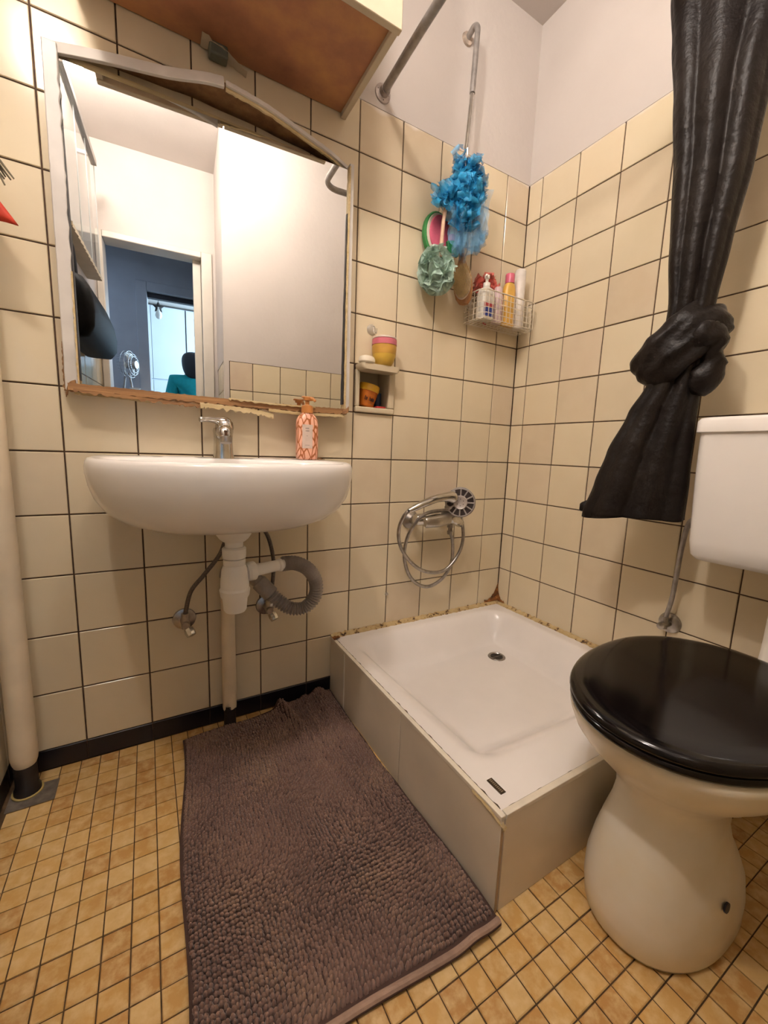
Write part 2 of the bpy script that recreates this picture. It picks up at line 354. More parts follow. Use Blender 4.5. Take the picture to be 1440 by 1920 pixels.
for a, b in ((-1.895, -1.52), (-1.515, -1.147), (-1.139, -0.75), (-0.742, -0.36), (-0.352, 0.095)):
    obj('door', G().box(a, b, -4.7, -4.68, 1.5, 2.33), KITW, cab, bevel=0.003)
    wd_ = obj('door', G().box(a, b, -4.7, -4.68, 0.1, 1.485), KITW, cab, bevel=0.003)
    obj('knob', G().lathe([(0.0, 0), (0.012, 0.0), (0.016, 0.02), (0.0, 0.025)], ((a+b)/2, -4.68, 1.40), d=(0, 1, 0), n=12), IRON, wd_)
obj('seam_strip', G().box(-1.1475, -1.1385, -4.70, -4.677, 1.5, 2.33), IRON, cab)
hc = thing('hall_cabinet', 'tall chest of drawers in the dark hall, under the fan', 'cabinet', (-1.72, -2.8, 0))
obj('body', G().box(-1.98, -1.50, -2.98, -2.62, 0, 1.16), HALLW, hc, bevel=0.005)
for k in range(4): obj('drawer', G().box(-1.97, -1.51, -2.62, -2.605, 0.05+k*0.275, 0.315+k*0.275), HALLW, hc, bevel=0.004)
fan = thing('table_fan', 'small grey table fan standing on the cabinet in the dark hall', 'fan', (-1.6, -2.75, 1.16))
FX, FY, FZ = -1.595, -2.75, 1.375
obj('base', G().lathe([(0, 0), (0.085, 0), (0.09, 0.012), (0.07, 0.022), (0, 0.024)], (FX, FY, 1.161)), STEEL, fan)
for s in (-1, 1): obj('stand', G().tube([(FX+s*0.03, FY, 1.18), (FX+s*0.012, FY, 1.31)], 0.008), STEEL, fan)
obj('motor', G().lathe([(0, -0.08), (0.03, -0.075), (0.038, -0.03), (0.03, 0.0), (0, 0.01)], (FX, FY, FZ), d=(-0.93, -0.37, 0)), STEEL, fan)
GW = M('fan_grille_wire', (0.35, 0.35, 0.36), 0.4, 0.5)
fd = Vector((0.93, 0.37, 0)).normalized(); fu = Z_; fq = fd.cross(fu)
g = G()
for r_, h in ((0.1, 0.03), (0.1, 0.0), (0.08, 0.052), (0.06, 0.06), (0.03, 0.064)):
    g.tube([Vector((FX, FY, FZ))+fd*h+(fu*cos(a)+fq*sin(a))*r_ for a in [2*pi*k/24 for k in range(24)]], 0.0022, 6, closed=True)
for k in range(24):
    a = 2*pi*k/24; q = fu*cos(a)+fq*sin(a); g.tube([Vector((FX, FY, FZ))+fd*h+q*r_ for r_, h in ((0.02, 0.064), (0.07, 0.06), (0.097, 0.035), (0.1, 0.0), (0.085, -0.03))], 0.0014, 5)
obj('grille', g, GW, fan)
for k in range(3):
    a0 = 2*pi*k/3
    obj('blade', G().grid(lambda u, v: Vector((FX, FY, FZ))+fd*(0.02+0.02*(v-0.5))+(fu*cos(a0+(v-0.5)*1.3*u)+fq*sin(a0+(v-0.5)*1.3*u))*(0.02+0.07*u), 8, 6), WPLAST, fan)
solo('bowl', G().lathe([(0, 0), (0.02, 0), (0.04, 0.03), (0.037, 0.03), (0.015, 0.006), (0, 0.006)], (-1.54, -2.665, 1.1605)), WPLAST, 'pale bowl beside the fan in the dark hall', 'bowl')
pl = thing('pendant_lamp', 'bare bulb hanging under a dark star shaped holder in the bright room', 'lamp', (-1.39, -3.6, ZC))
obj('cord', G().tube([(-1.39, -3.6, ZC), (-1.39, -3.6, 2.10)], 0.003, 6), IRON, pl)
star = []
for k in range(10):
    a = pi/2+pi*k/5; r_ = 0.055 if k % 2 == 0 else 0.027; star.append((r_*cos(a), r_*sin(a)))
obj('star_holder', G().loft([[Vector((-1.39+x*sc, -3.6+dy, 2.05+z*sc)) for x, z in star] for sc, dy in ((0.4, -0.012), (1, 0), (0.4, 0.012))]), IRON, pl, smooth=0)
obj('bulb', G().lathe([(0, -0.11), (0.02, -0.10), (0.03, -0.075), (0.024, -0.045), (0.014, -0.03), (0.014, 0)], (-1.39, -3.6, 2.05)), WPLAST, pl)

# person in the bright room, seen from behind
def skin(name, pts, edges, rad, mat, parent, sub=2, root=0):
    me = bpy.data.meshes.new(name); off = Vector(parent['_o']); me.from_pydata([tuple(Vector(p)-off) for p in pts], edges, []); me.update()
    o = bpy.data.objects.new(name, me); COL.objects.link(o); o.parent = parent; me.materials.append(mat)
    o.modifiers.new('skin', 'SKIN').use_smooth_shade = True
    for i, r_ in enumerate(rad):
        sv = me.skin_vertices[0].data[i]; sv.radius = (r_, r_) if not isinstance(r_, tuple) else r_; sv.use_root = (i == root)
    m = o.modifiers.new('sub', 'SUBSURF'); m.levels = sub; m.render_levels = sub
    return o
PX, PY = -1.10, -3.75
def pp(x, y, z): return (PX+x, PY+y, z-0.02)
per = thing('person', 'person with dark hair and teal top, back turned, seen in the mirror', 'person', (PX, PY, 0))
SK = flat('skin', (0.50, 0.30, 0.22), 0.5)
pts = [pp(0, 0, 0.95), pp(0, 0.01, 1.10), pp(0, 0.0, 1.28), pp(0, 0, 1.42), pp(0, 0.0, 1.50), pp(0, -0.01, 1.60), pp(0, -0.01, 1.70),
       pp(-0.17, 0, 1.40), pp(-0.23, -0.03, 1.13), pp(-0.17, -0.22, 1.04), pp(-0.13, -0.30, 1.04),
       pp(0.17, 0, 1.40), pp(0.23, -0.03, 1.13), pp(0.17, -0.22, 1.04), pp(0.13, -0.30, 1.04),
       pp(-0.09, 0, 0.86), pp(-0.10, 0.01, 0.50), pp(-0.10, 0.03, 0.12), pp(-0.10, -0.12, 0.09),
       pp(0.09, 0, 0.86), pp(0.10, 0.01, 0.50), pp(0.10, 0.03, 0.12), pp(0.10, -0.12, 0.09)]
ed = [(0, 1), (1, 2), (2, 3), (3, 4), (4, 5), (5, 6), (3, 7), (7, 8), (8, 9), (9, 10), (3, 11), (11, 12), (12, 13), (13, 14), (0, 15), (15, 16), (16, 17), (17, 18), (0, 19), (19, 20), (20, 21), (21, 22)]
rd = [(0.14, 0.11), (0.125, 0.1), (0.14, 0.11), (0.11, 0.09), 0.05, (0.075, 0.09), (0.065, 0.08), 0.06, 0.045, 0.03, 0.033, 0.06, 0.045, 0.03, 0.033, 0.085, 0.06, 0.04, 0.035, 0.085, 0.06, 0.04, 0.035]
for s in (-1, 1):
    h = 10 if s < 0 else 14
    for k in range(5):
        L = (0.045, 0.075, 0.085, 0.078, 0.06)[k]; b0 = Vector(pts[h]); dx = (k-2)*0.016*(-s)
        i = len(pts); base = b0+Vector((dx, -0.03 if k else 0.0, -0.005)); pts.append(tuple(base)); pts.append(tuple(base+Vector((dx*0.4-(0.02*(-s) if k == 0 else 0), -L*0.6, -0.012)))); pts.append(tuple(base+Vector((dx*0.5-(0.03*(-s) if k == 0 else 0), -L, -0.035))))
        ed += [(h, i), (i, i+1), (i+1, i+2)]; rd += [0.010, 0.009, 0.008]
skin('body', pts, ed, rd, SK, per)
TEAL = flat('teal_knit', (0.0, 0.30, 0.32), 0.8)
skin('top', [pp(0, 0, 0.93), pp(0, 0.0, 1.15), pp(0, 0.0, 1.30), pp(0, 0.0, 1.42), pp(0, 0, 1.475), pp(-0.17, 0, 1.41), pp(-0.235, -0.03, 1.13), pp(-0.19, -0.17, 1.06), pp(0.17, 0, 1.41), pp(0.235, -0.03, 1.13), pp(0.19, -0.17, 1.06)],
     [(0, 1), (1, 2), (2, 3), (3, 4), (3, 5), (5, 6), (6, 7), (3, 8), (8, 9), (9, 10)], [(0.17, 0.14), (0.155, 0.125), (0.165, 0.13), (0.14, 0.115), 0.075, 0.085, 0.065, 0.05, 0.085, 0.065, 0.05], TEAL, per)
skin('trousers', [pp(0, 0, 0.98), pp(-0.09, 0, 0.85), pp(-0.1, 0.01, 0.5), pp(-0.1, 0.03, 0.14), pp(0.09, 0, 0.85), pp(0.1, 0.01, 0.5), pp(0.1, 0.03, 0.14)], [(0, 1), (1, 2), (2, 3), (0, 4), (4, 5), (5, 6)], [(0.16, 0.13), 0.1, 0.08, 0.065, 0.1, 0.08, 0.065], BLACKP, per)
skin('hair', [pp(0, 0.03, 1.71), pp(0.0, 0.05, 1.62), pp(0.01, 0.06, 1.52), pp(0.02, 0.06, 1.43)], [(0, 1), (1, 2), (2, 3)], [0.10, (0.12, 0.105), (0.115, 0.075), (0.07, 0.04)], flat('dark_hair', (0.012, 0.008, 0.012), 0.5), per)
for s in (-1, 1): obj('eye', G().lathe([(0, 0), (0.008, 0.002), (0.0, 0.006)], pp(s*0.032, -0.098, 1.63), d=(0, -1, 0), n=10), IRON, per)
obj('nose', G().loft([[Vector(pp(x*0.012, -0.09, 1.62)) for x in (-1, 1)]+[Vector(pp(0, -0.1, 1.625))], [Vector(pp(x*0.016, -0.095, 1.585)) for x in (-1, 1)]+[Vector(pp(0, -0.125, 1.588))]]), SK, per)
obj('mouth', G().lathe([(0, 0), (0.018, 0.001), (0, 0.003)], pp(0, -0.098, 1.555), d=(0, -1, 0), n=12), flat('lips', (0.35, 0.1, 0.09)), per)

# ------------------------------------------------------------ lamps above the frame: added ceiling fill to even the light, and wall lamp
fill_lmp = thing('fill_lamp', 'small lit opal globe added under the bathroom ceiling to even the light', 'lamp', (FILL_LAMP[0], FILL_LAMP[1], ZC))
obj('mount', G().lathe([(0, 0), (0.04, 0), (0.04, -0.012), (0.015, -0.022), (0.012, -0.045), (0, -0.045)], (FILL_LAMP[0], FILL_LAMP[1], ZC-0.0005)), WPLAST, fill_lmp)
def sphere(c, r): return G().lathe([(r*sin(pi*k/16), -r*cos(pi*k/16)) for k in range(17)], c)
def glow(name, w_, r): return m_emit(name, (1.0, 0.915, 0.84), w_/(4*pi*pi*r*r))
obj('globe', sphere(FILL_LAMP, FILL_R), glow('fill_globe_glow', FILL_W, FILL_R), fill_lmp)
wl2 = thing('wall_lamp', 'small lit opal globe on a white mount high on the left wall', 'lamp', (XL, WLAMP[1], WLAMP[2]))
obj('mount', G().lathe([(0, 0), (0.035, 0), (0.035, 0.006), (0.015, 0.012), (0.012, 0.028), (0, 0.028)], (XL+0.0015, WLAMP[1], WLAMP[2]), d=(1, 0, 0)), WPLAST, wl2)
obj('globe', sphere(WLAMP, WLAMP_R), glow('lit_small_globe', WLAMP_W, WLAMP_R), wl2)

# ------------------------------------------------------------ cabinet above the mirror
c = thing('wall_cabinet', 'beige cabinet with stained brown underside fixed above the mirror', 'cabinet', (-1.07, -0.15, 1.77))
CX0, CX1, CY = -1.385, -0.760, -0.300
obj('bottom_panel', G().box(CX0+0.015, CX1-0.015, CY+0.014, -0.004, 1.778, 1.794), BROWNB, c)
obj('side_panel', G().box(CX1-0.016, CX1, CY+0.012, -0.002, 1.766, 2.34), LAMB, c, bevel=0.0015)
obj('side_panel', G().box(CX0, CX0+0.016, CY+0.012, -0.002, 1.766, 2.34), LAMB, c, bevel=0.0015)
obj('door', G().box(CX0, -1.075, CY-0.004, CY+0.012, 1.762, 2.33), LAMB, c, bevel=0.002)
obj('door', G().box(-1.071, CX1+0.001, CY-0.004, CY+0.012, 1.762, 2.33), LAMB, c, bevel=0.002)
obj('back_panel', G().box(CX0+0.016, CX1-0.016, -0.01, -0.002, 1.80, 2.34), BROWNB, c)
jb = obj('junction_box', G().box(-1.125, -1.083, -0.034, -0.006, 1.752, 1.779), flat('grey_green_box', (0.12, 0.13, 0.10), 0.6), c, bevel=0.004, label='small grey green box under the cabinet')
g = G().grid(lambda u, v: (-1.142+0.105*u, -0.042*(1-0.5*u)*v-0.004+0.006*nz((u*5, v*4, 1)), 1.7745-0.022*u*u-0.006*abs(nz((u*7, v*3, 3)))), 14, 5)
obj('torn_paper', g, LAMB, c)

# ------------------------------------------------------------ mirror
mr = thing('bathroom_mirror', 'large wall mirror in a broken, peeling frame above the washbasin', 'mirror', (-1.09, -0.03, 0.94))
def my(x, z): return -0.03-0.035*(x+1.09)-0.012*(z-1.29)
gx0, gx1, gz0, gz1 = -1.424, -0.766, 0.955, 1.614
g = G().add([(gx0, my(gx0, gz0), gz0), (gx1, my(gx1, gz0), gz0), (gx1, my(gx1, gz1), gz1), (gx0, my(gx0, gz1), gz1),
             (gx0, my(gx0, gz0)+0.004, gz0), (gx1, my(gx1, gz0)+0.004, gz0), (gx1, my(gx1, gz1)+0.004, gz1), (gx0, my(gx0, gz1)+0.004, gz1)],
            [(3, 2, 1, 0), (4, 5, 6, 7), (0, 1, 5, 4), (1, 2, 6, 5), (2, 3, 7, 6), (3, 0, 4, 7)])
obj('mirror_glass', g, MIRROR, mr, smooth=0)
def strip(path, w_, t, axis, jag=0.0, nseg=60, seed=0, jag2=0.0):
    """board following path; axis = in-plane width direction; one edge may be jagged"""
    pts = spline(path, max(2, nseg//(len(path)-1))); ax = Vector(axis); rings = []
    for i, p in enumerate(pts):
        j = jag*(nz((i*0.35+seed, seed, 0))+0.5*nz((i*1.1+seed, 2, seed))); j2 = jag2*nz((i*0.5+seed, 7, seed))
        a = p-ax*(w_/2+j); b = p+ax*(w_/2+j2); o_ = Vector((0, -t, 0))
        rings.append([a, b, b+o_, a+o_])
    return G().loft(rings)
# left frame strip
obj('frame_left', strip([(-1.434, -0.004, 0.945), (-1.433, -0.004, 1.2), (-1.432, -0.004, 1.45), (-1.431, -0.004, 1.638)], 0.026, 0.026, (1, 0, 0), 0.001, 60, 3, 0.003), LAM, mr, smooth=30, bevel=0.002)
obj('peeled_edge', strip([(-1.4215, -0.018, 0.96), (-1.4205, -0.018, 1.08), (-1.420, -0.016, 1.2)], 0.003, 0.016, (1, 0, 0), 0.002, 60, 5), WOODR, mr)
obj('peeled_edge', strip([(-1.449, -0.006, 0.945), (-1.4475, -0.008, 1.0), (-1.446, -0.01, 1.05)], 0.005, 0.014, (1, 0, 0), 0.003, 40, 9), WOODB, mr)
obj('corner_splinter', strip([(-1.448, -0.01, 0.935), (-1.438, -0.03, 0.955), (-1.426, -0.034, 0.962)], 0.010, 0.012, (0, 0, 1), 0.005, 20, 4), WOODB, mr)
obj('gap_shade_strip', strip([(-1.4195, -0.012, 0.97), (-1.4185, -0.014, 1.3), (-1.4195, -0.012, 1.55)], 0.003, 0.012, (1, 0, 0), 0.0012, 40, 19), IRON, mr)  # dark strip standing in for the shade inside the gap
# right frame strip
obj('frame_right', strip([(-0.757, -0.004, 0.95), (-0.758, -0.004, 1.3), (-0.757, -0.004, 1.63)], 0.012, 0.045, (1, 0, 0), 0.001, 60, 12, 0.0015), LAM, mr)
obj('peeled_edge', strip([(-0.7655, -0.006, 0.945), (-0.7665, -0.006, 1.25), (-0.7645, -0.006, 1.62)], 0.004, 0.048, (1, 0, 0), 0.0015, 60, 14), WOODR, mr)
obj('gap_shade_strip', strip([(-0.7695, -0.012, 0.97), (-0.7685, -0.014, 1.5)], 0.0035, 0.034, (1, 0, 0), 0.001, 30, 18), IRON, mr)  # gap shade on the right, also put in as a dark strip
obj('corner_splinter', strip([(-0.772, -0.04, 0.948), (-0.758, -0.05, 0.952), (-0.75, -0.03, 0.962)], 0.014, 0.012, (0, 0, 1), 0.005, 20, 6), WOODB, mr)
# bottom frame: broken wood with curling veneer
obj('frame_bottom', strip([(-1.44, -0.004, 0.951), (-1.25, -0.004, 0.949), (-1.05, -0.004, 0.947), (-0.9, -0.004, 0.947), (-0.757, -0.004, 0.949)], 0.016, 0.044, (0, 0, 1), 0.005, 160, 21, 0.002), WOODB, mr)
obj('wood_splinter', strip([(-1.43, -0.046, 0.944), (-1.3, -0.048, 0.936), (-1.17, -0.050, 0.930)], 0.007, 0.006, (0, 0, 1), 0.006, 70, 23), WOODB, mr)
obj('wood_splinter', strip([(-1.1, -0.048, 0.956), (-0.98, -0.050, 0.952), (-0.86, -0.048, 0.953)], 0.004, 0.004, (0, 0, 1), 0.004, 60, 26), WOODR, mr)
obj('veneer_strip', strip([(-1.17, -0.046, 0.934), (-1.10, -0.05, 0.931), (-1.03, -0.056, 0.926), (-0.985, -0.058, 0.918)], 0.012, 0.003, (0, 0, 1), 0.008, 60, 31, 0.003), WOODR, mr)
obj('veneer_strip', strip([(-0.995, -0.046, 0.935), (-0.90, -0.047, 0.932), (-0.82, -0.046, 0.934), (-0.765, -0.045, 0.936)], 0.008, 0.004, (0, 0, 1), 0.003, 60, 37, 0.002), WOODR, mr)
obj('veneer_strip', strip([(-1.43, -0.03, 0.939), (-1.36, -0.036, 0.937), (-1.28, -0.036, 0.932)], 0.006, 0.004, (0, 0, 1), 0.003, 40, 41), WOODR, mr)
# top frame: bowed out, sprung away from the glass
topL = [(-1.436, -0.010, 1.632), (-1.33, -0.026, 1.646), (-1.22, -0.052, 1.650), (-1.145, -0.078, 1.654), (-1.105, -0.092, 1.652)]
obj('frame_top', strip(topL, 0.027, 0.010, (0, 0.35, 1), 0.0, 60, 50, 0.001), LAM, mr, bevel=0.0015)
topR = [(-1.100, -0.091, 1.654), (-1.0, -0.078, 1.652), (-0.90, -0.056, 1.645), (-0.82, -0.040, 1.637), (-0.757, -0.018, 1.630)]
obj('frame_top', strip(topR, 0.012, 0.008, (0, 0.3, 1), 0.001, 70, 55, 0.002), LAM, mr)
obj('peeled_edge', strip([(x, y+0.003, z-0.009) for x, y, z in topR], 0.006, 0.006, (0, 0, 1), 0.003, 70, 57), WOODR, mr)
# sprung hardboard behind the bowed strip, run full width to shade the wall below
bowl_ = [(-1.436, -0.006, 1.640), (-1.33, -0.024, 1.655), (-1.22, -0.050, 1.659), (-1.145, -0.075, 1.662), (-1.105, -0.088, 1.661), (-1.0, -0.074, 1.657), (-0.90, -0.052, 1.650), (-0.82, -0.036, 1.642), (-0.765, -0.018, 1.636)]
def hb(u, v):
    x = -1.43+0.66*u
    for a, b in zip(bowl_[:-1], bowl_[1:]):
        if x <= b[0]+1e-6: t = (x-a[0])/(b[0]-a[0]); y = a[1]+(b[1]-a[1])*t; z = a[2]+(b[2]-a[2])*t; break
    return (x, y+(-0.002-y)*v, z+0.003*nz((u*9, v*3, 2))*v)
g = G().grid(hb, 60, 5)
o = obj('sprung_hardboard', g, m_wood('fibreboard', (0.13, 0.055, 0.02), (0.33, 0.18, 0.075), (14, 14, 14)), mr)
sm = o.modifiers.new('solid', 'SOLIDIFY'); sm.thickness = 0.003
obj('back_rail', G().box(-1.40, -0.78, -0.013, -0.003, 1.622, 1.634), WOODR, mr)
for a, b in ((-1.40, -1.30), (-0.87, -0.80)): obj('mounting_block', G().box(a, b, -0.012, -0.003, 1.0, 1.58), WOODR, mr)

# ------------------------------------------------------------ washbasin
BX = -1.118
wbn = thing('washbasin', 'white ceramic washbasin with rounded front fixed to the tiled wall', 'washbasin', (BX, 0, 0.64))
def dshape(sc, z, inset=0.0, yb=-0.001, n=72, cy=-0.17, W=0.288, F=0.27, B=0.19):
    out = []
    for k in range(n):
        a = 2*pi*k/n; ca, sa = cos(a), sin(a)
        x = (W-inset)*sc*math.copysign(abs(ca)**0.82, ca)
        y = (-(F-inset)*abs(sa)**0.88 if sa < 0 else (B)*abs(sa)**0.55)*sc
        out.append(Vector((BX+x, min(yb, cy+y), z)))
    return out
prof = [(0.22, 0.640), (0.45, 0.643), (0.66, 0.652), (0.80, 0.668), (0.895, 0.690), (0.955, 0.717), (0.985, 0.745), (0.999, 0.770), (1.0, 0.783), (0.993, 0.793), (0.978, 0.799), (0.955, 0.801)]
rings = [dshape(s_, z) for s_, z in prof]
ins = [(0.90, 0.7995), (0.865, 0.794), (0.84, 0.78), (0.80, 0.75), (0.70, 0.712), (0.5, 0.690), (0.25, 0.681), (0.06, 0.679)]
def inner(sc, z, n=72):
    out = []
    for k in range(n):
        a = 2*pi*k/n; ca, sa = cos(a), sin(a)
        out.append(Vector((BX+0.288*sc*math.copysign(abs(ca)**0.85, ca), -0.225+(0.215 if sa < 0 else 0.125)*sc*math.copysign(abs(sa)**0.85, sa), z)))
    return out
rings += [inner(s_, z) for s_, z in ins]
obj('bowl', G().loft(rings), WHITE, wbn, smooth=50)
obj('drain_ring', G().lathe([(0, 0), (0.02, 0), (0.023, 0.003), (0.012, 0.002), (0, 0.001)], (BX, -0.225, 0.6792)), CHROME, wbn)
obj('overflow_hole', G().lathe([(0, 0), (0.011, 0.0), (0.011, 0.003), (0, 0.003)], (BX+0.02, -0.4185, 0.778), d=(0, 1, 0.25), n=20), IRON, wbn)
# faucet
fc = thing('faucet', 'chrome single lever faucet standing on the washbasin', 'faucet', (BX, -0.06, 0.795))
def fz(g):
    g.v = [(x, y, 0.799+(z-0.799)*0.88) for x, y, z in g.v]; return g
fr = [rrect(BX, -0.062, z, hx, hy, min(hx, hy)*0.75) for hx, hy, z in ((0.026, 0.026, 0.799), (0.0255, 0.0255, 0.803), (0.0235, 0.024, 0.815), (0.0225, 0.0235, 0.85), (0.023, 0.0245, 0.868), (0.0245, 0.026, 0.880), (0.023, 0.023, 0.888), (0.012, 0.012, 0.891))]
obj('body', fz(G().loft(fr)), CHROME, fc, smooth=50)
sp = spline([(BX, -0.075, 0.872), (BX-0.004, -0.115, 0.878), (BX-0.008, -0.150, 0.870), (BX-0.010, -0.170, 0.854)], 6)
obj('spout', fz(G().tube(sp, [0.021, 0.021, 0.0205, 0.02, 0.0195, 0.019, 0.0185, 0.018, 0.0175, 0.017, 0.0165, 0.016, 0.0155, 0.015, 0.0145, 0.014, 0.0135, 0.0135, 0.0135], 18)), CHROME, fc, smooth=50)
obj('aerator', fz(G().lathe([(0, 0), (0.0125, 0), (0.0135, 0.003), (0.0135, 0.016), (0, 0.016)], (BX-0.010, -0.171, 0.8445), d=(0, 0.25, 1))), CHROMED, fc)
lv = spline([(BX+0.008, -0.062, 0.898), (BX-0.008, -0.066, 0.908), (BX-0.030, -0.076, 0.910), (BX-0.058, -0.086, 0.908)], 6)
obj('lever', fz(G().tube(lv, [0.020, 0.0205, 0.0205, 0.020, 0.0185, 0.0165, 0.014, 0.012, 0.0105, 0.0095, 0.009, 0.0085, 0.008, 0.0075, 0.0070, 0.0068, 0.0070, 0.0080, 0.0065], 16, flatx=0.9)), CHROME, fc, smooth=50)
obj('cap', fz(G().lathe([(0.0, 0.022), (0.012, 0.02), (0.021, 0.010), (0.0235, -0.004), (0.022, -0.012), (0, -0.012)], (BX+0.004, -0.062, 0.896))), CHROME, fc, smooth=50)
# soap bottle
sb = thing('soap_bottle', 'pink and rust leaf-patterned pump bottle on the right end of the washbasin', 'bottle', (-0.893, -0.07, 0.801))
SX, SY, SZ = -0.893, -0.075, 0.8015
rs = [rrect(SX, SY, SZ+z, hx, hy, r_, 5) for hx, hy, r_, z in ((0.026, 0.016, 0.012, 0.0), (0.030, 0.0195, 0.015, 0.004), (0.031, 0.0205, 0.016, 0.02), (0.031, 0.0205, 0.016, 0.10), (0.0295, 0.0195, 0.016, 0.112), (0.024, 0.017, 0.015, 0.122), (0.017, 0.014, 0.013, 0.129), (0.015, 0.013, 0.0125, 0.132))]
obj('body', G().loft(rs), m_leafprint(), sb, smooth=50)
LABELM = flat('pale_pink_label', (0.66, 0.52, 0.44), 0.5)
obj('label', G().box(SX-0.021, SX+0.009, SY-0.0217, SY-0.0203, SZ+0.032, SZ+0.098), LABELM, sb, bevel=0.0004)
g = G()
for z, wd in ((0.086, 0.012), (0.079, 0.011), (0.066, 0.006), (0.040, 0.013)):
    n_ = int(wd/0.0021)
    for k in range(n_): g.box(SX-0.006-wd/2+k*0.0022, SX-0.006-wd/2+k*0.0022+0.0014, SY-0.0220, SY-0.0216, SZ+z, SZ+z+(0.0032 if z > .07 else 0.0014))
obj('lettering', g, flat('grey_print', (0.22, 0.17, 0.15)), sb, smooth=0)['kind'] = 'stuff'
AMB = flat('amber_plastic', (0.50, 0.20, 0.055), 0.3)
obj('collar', G().lathe([(0, 0), (0.0165, 0), (0.0165, 0.010), (0.0155, 0.020), (0.008, 0.023), (0, 0.023)], (SX, SY, SZ+0.131)), AMB, sb)
pm_ = obj('pump', G().lathe([(0.006, 0), (0.006, 0.015), (0.011, 0.016), (0.012, 0.024), (0.0, 0.027)], (SX, SY, SZ+0.150)).tube([(SX, SY, SZ+0.170), (SX+0.014, SY-0.012, SZ+0.170), (SX+0.018, SY-0.016, SZ+0.164)], [0.006, 0.005, 0.004], 10), AMB, sb)
obj('finger_rest', G().box(SX-0.016, SX+0.014, SY-0.006, SY+0.006, SZ+0.172, SZ+0.177), AMB, pm_, bevel=0.002)
solo('soap_scrap', G().grid(lambda u, v: (-0.862+0.035*u, -0.05+0.03*v, 0.802+0.006*sin(pi*u)*sin(pi*v)+0.003*nz((u*4, v*4, 0))), 8, 6), WOODB, 'small brown scrap lying behind the soap bottle on the basin', 'scrap')

# trap
tr = thing('bottle_trap', 'white plastic bottle trap with grey corrugated hose under the washbasin', 'drain trap', (-1.12, -0.2, 0.43))
TX, TY = -1.120, -0.205
obj('flange', G().lathe([(0.036, 0.645), (0.040, 0.640), (0.040, 0.622), (0.033, 0.612), (0.026, 0.606), (0.0, 0.606)], (TX, TY, 0)), WPLAST, tr)
obj('tail_pipe', G().lathe([(0.021, 0.56), (0.021, 0.61)], (TX, TY, 0)), WPLAST, tr)
obj('nut', G().lathe([(0, 0.565), (0.027, 0.565), (0.028, 0.575), (0.028, 0.588), (0.024, 0.592), (0, 0.592)], (TX, TY, 0), n=20), WPLAST, tr, smooth=20)
obj('nut', G().lathe([(0, 0.545), (0.025, 0.545), (0.026, 0.55), (0.026, 0.562), (0, 0.564)], (TX, TY, 0), n=20), WPLAST, tr, smooth=20)
obj('body', G().lathe([(0, 0.47), (0.032, 0.47), (0.0335, 0.50), (0.030, 0.535), (0.026, 0.547), (0, 0.547)], (TX, TY, 0)), WPLAST, tr)
obj('cup', G().lathe([(0, 0.428), (0.024, 0.429), (0.027, 0.434), (0.0295, 0.462), (0.034, 0.470), (0.036, 0.485), (0.033, 0.490), (0, 0.490)], (TX, TY, 0)), WPLAST, tr)
ou = (TX, TY, 0.522); 
obj('outlet_nut', G().lathe([(0, 0.030), (0.020, 0.030), (0.024, 0.036), (0.024, 0.050), (0.019, 0.054), (0, 0.054)], ou, d=(0.97, 0.22, 0.03), n=20), WPLAST, tr, smooth=20)
obj('outlet_pipe', G().lathe([(0, 0.0), (0.0155, 0.0), (0.0155, 0.06), (0.0145, 0.115), (0.017, 0.118), (0.017, 0.125), (0.013, 0.128), (0.013, 0.14), (0, 0.14)], ou, d=(0.97, 0.22, 0.03)), WPLAST, tr)
hp = spline([(-0.992, -0.175, 0.527), (-0.955, -0.165, 0.522), (-0.915, -0.155, 0.498), (-0.888, -0.145, 0.455), (-0.888, -0.14, 0.41), (-0.912, -0.13, 0.378), (-0.95, -0.12, 0.375), (-0.985, -0.11, 0.399), (-1.012, -0.10, 0.430)], 22)
obj('corrugated_hose', G().tube(hp, [0.0175+0.0028*cos(i*pi*0.5) for i in range(len(hp))], 16), GPLAST, tr, smooth=0)
obj('connector', G().tube([(-1.005, -0.103, 0.42), (-1.035, -0.085, 0.455), (-1.036, -0.085, 0.456), (-1.075, -0.055, 0.49)], [0.023, 0.023, 0.019, 0.019], 16), GPLAST, tr)
wp = thing('waste_pipe', 'beige drain pipe standing behind the trap, broken off at the floor', 'pipe', (-1.11, -0.04, 0))
pr = []
pn = 24
for z in (0.066, 0.075, 0.10, 0.125, 0.1255, 0.46, 0.47): pr.append([Vector((-1.112+(0.0185+(0.001 if z < 0.126 else 0))*cos(2*pi*k/pn), -0.036+(0.0185+(0.001 if z < 0.126 else 0))*sin(2*pi*k/pn), z+((0.012*nz((k*0.9, 3, 1))+(0.022 if k in (16, 17) else 0)) if z < 0.07 else 0))) for k in range(pn)])
obj('pipe', G().loft(pr, False, True), BEIGEPIPE, wp)
obj('elbow', G().tube(spline([(-1.112, -0.036, 0.465), (-1.108, -0.038, 0.485), (-1.09, -0.045, 0.494), (-1.07, -0.058, 0.488)], 5), 0.021, 16), GPLAST, wp)
obj('iron_stub', G().lathe([(0, 0), (0.020, 0), (0.017, 0.012), (0.017, 0.085), (0, 0.085)], (-1.112, -0.036, 0.0005)), IRON, wp)

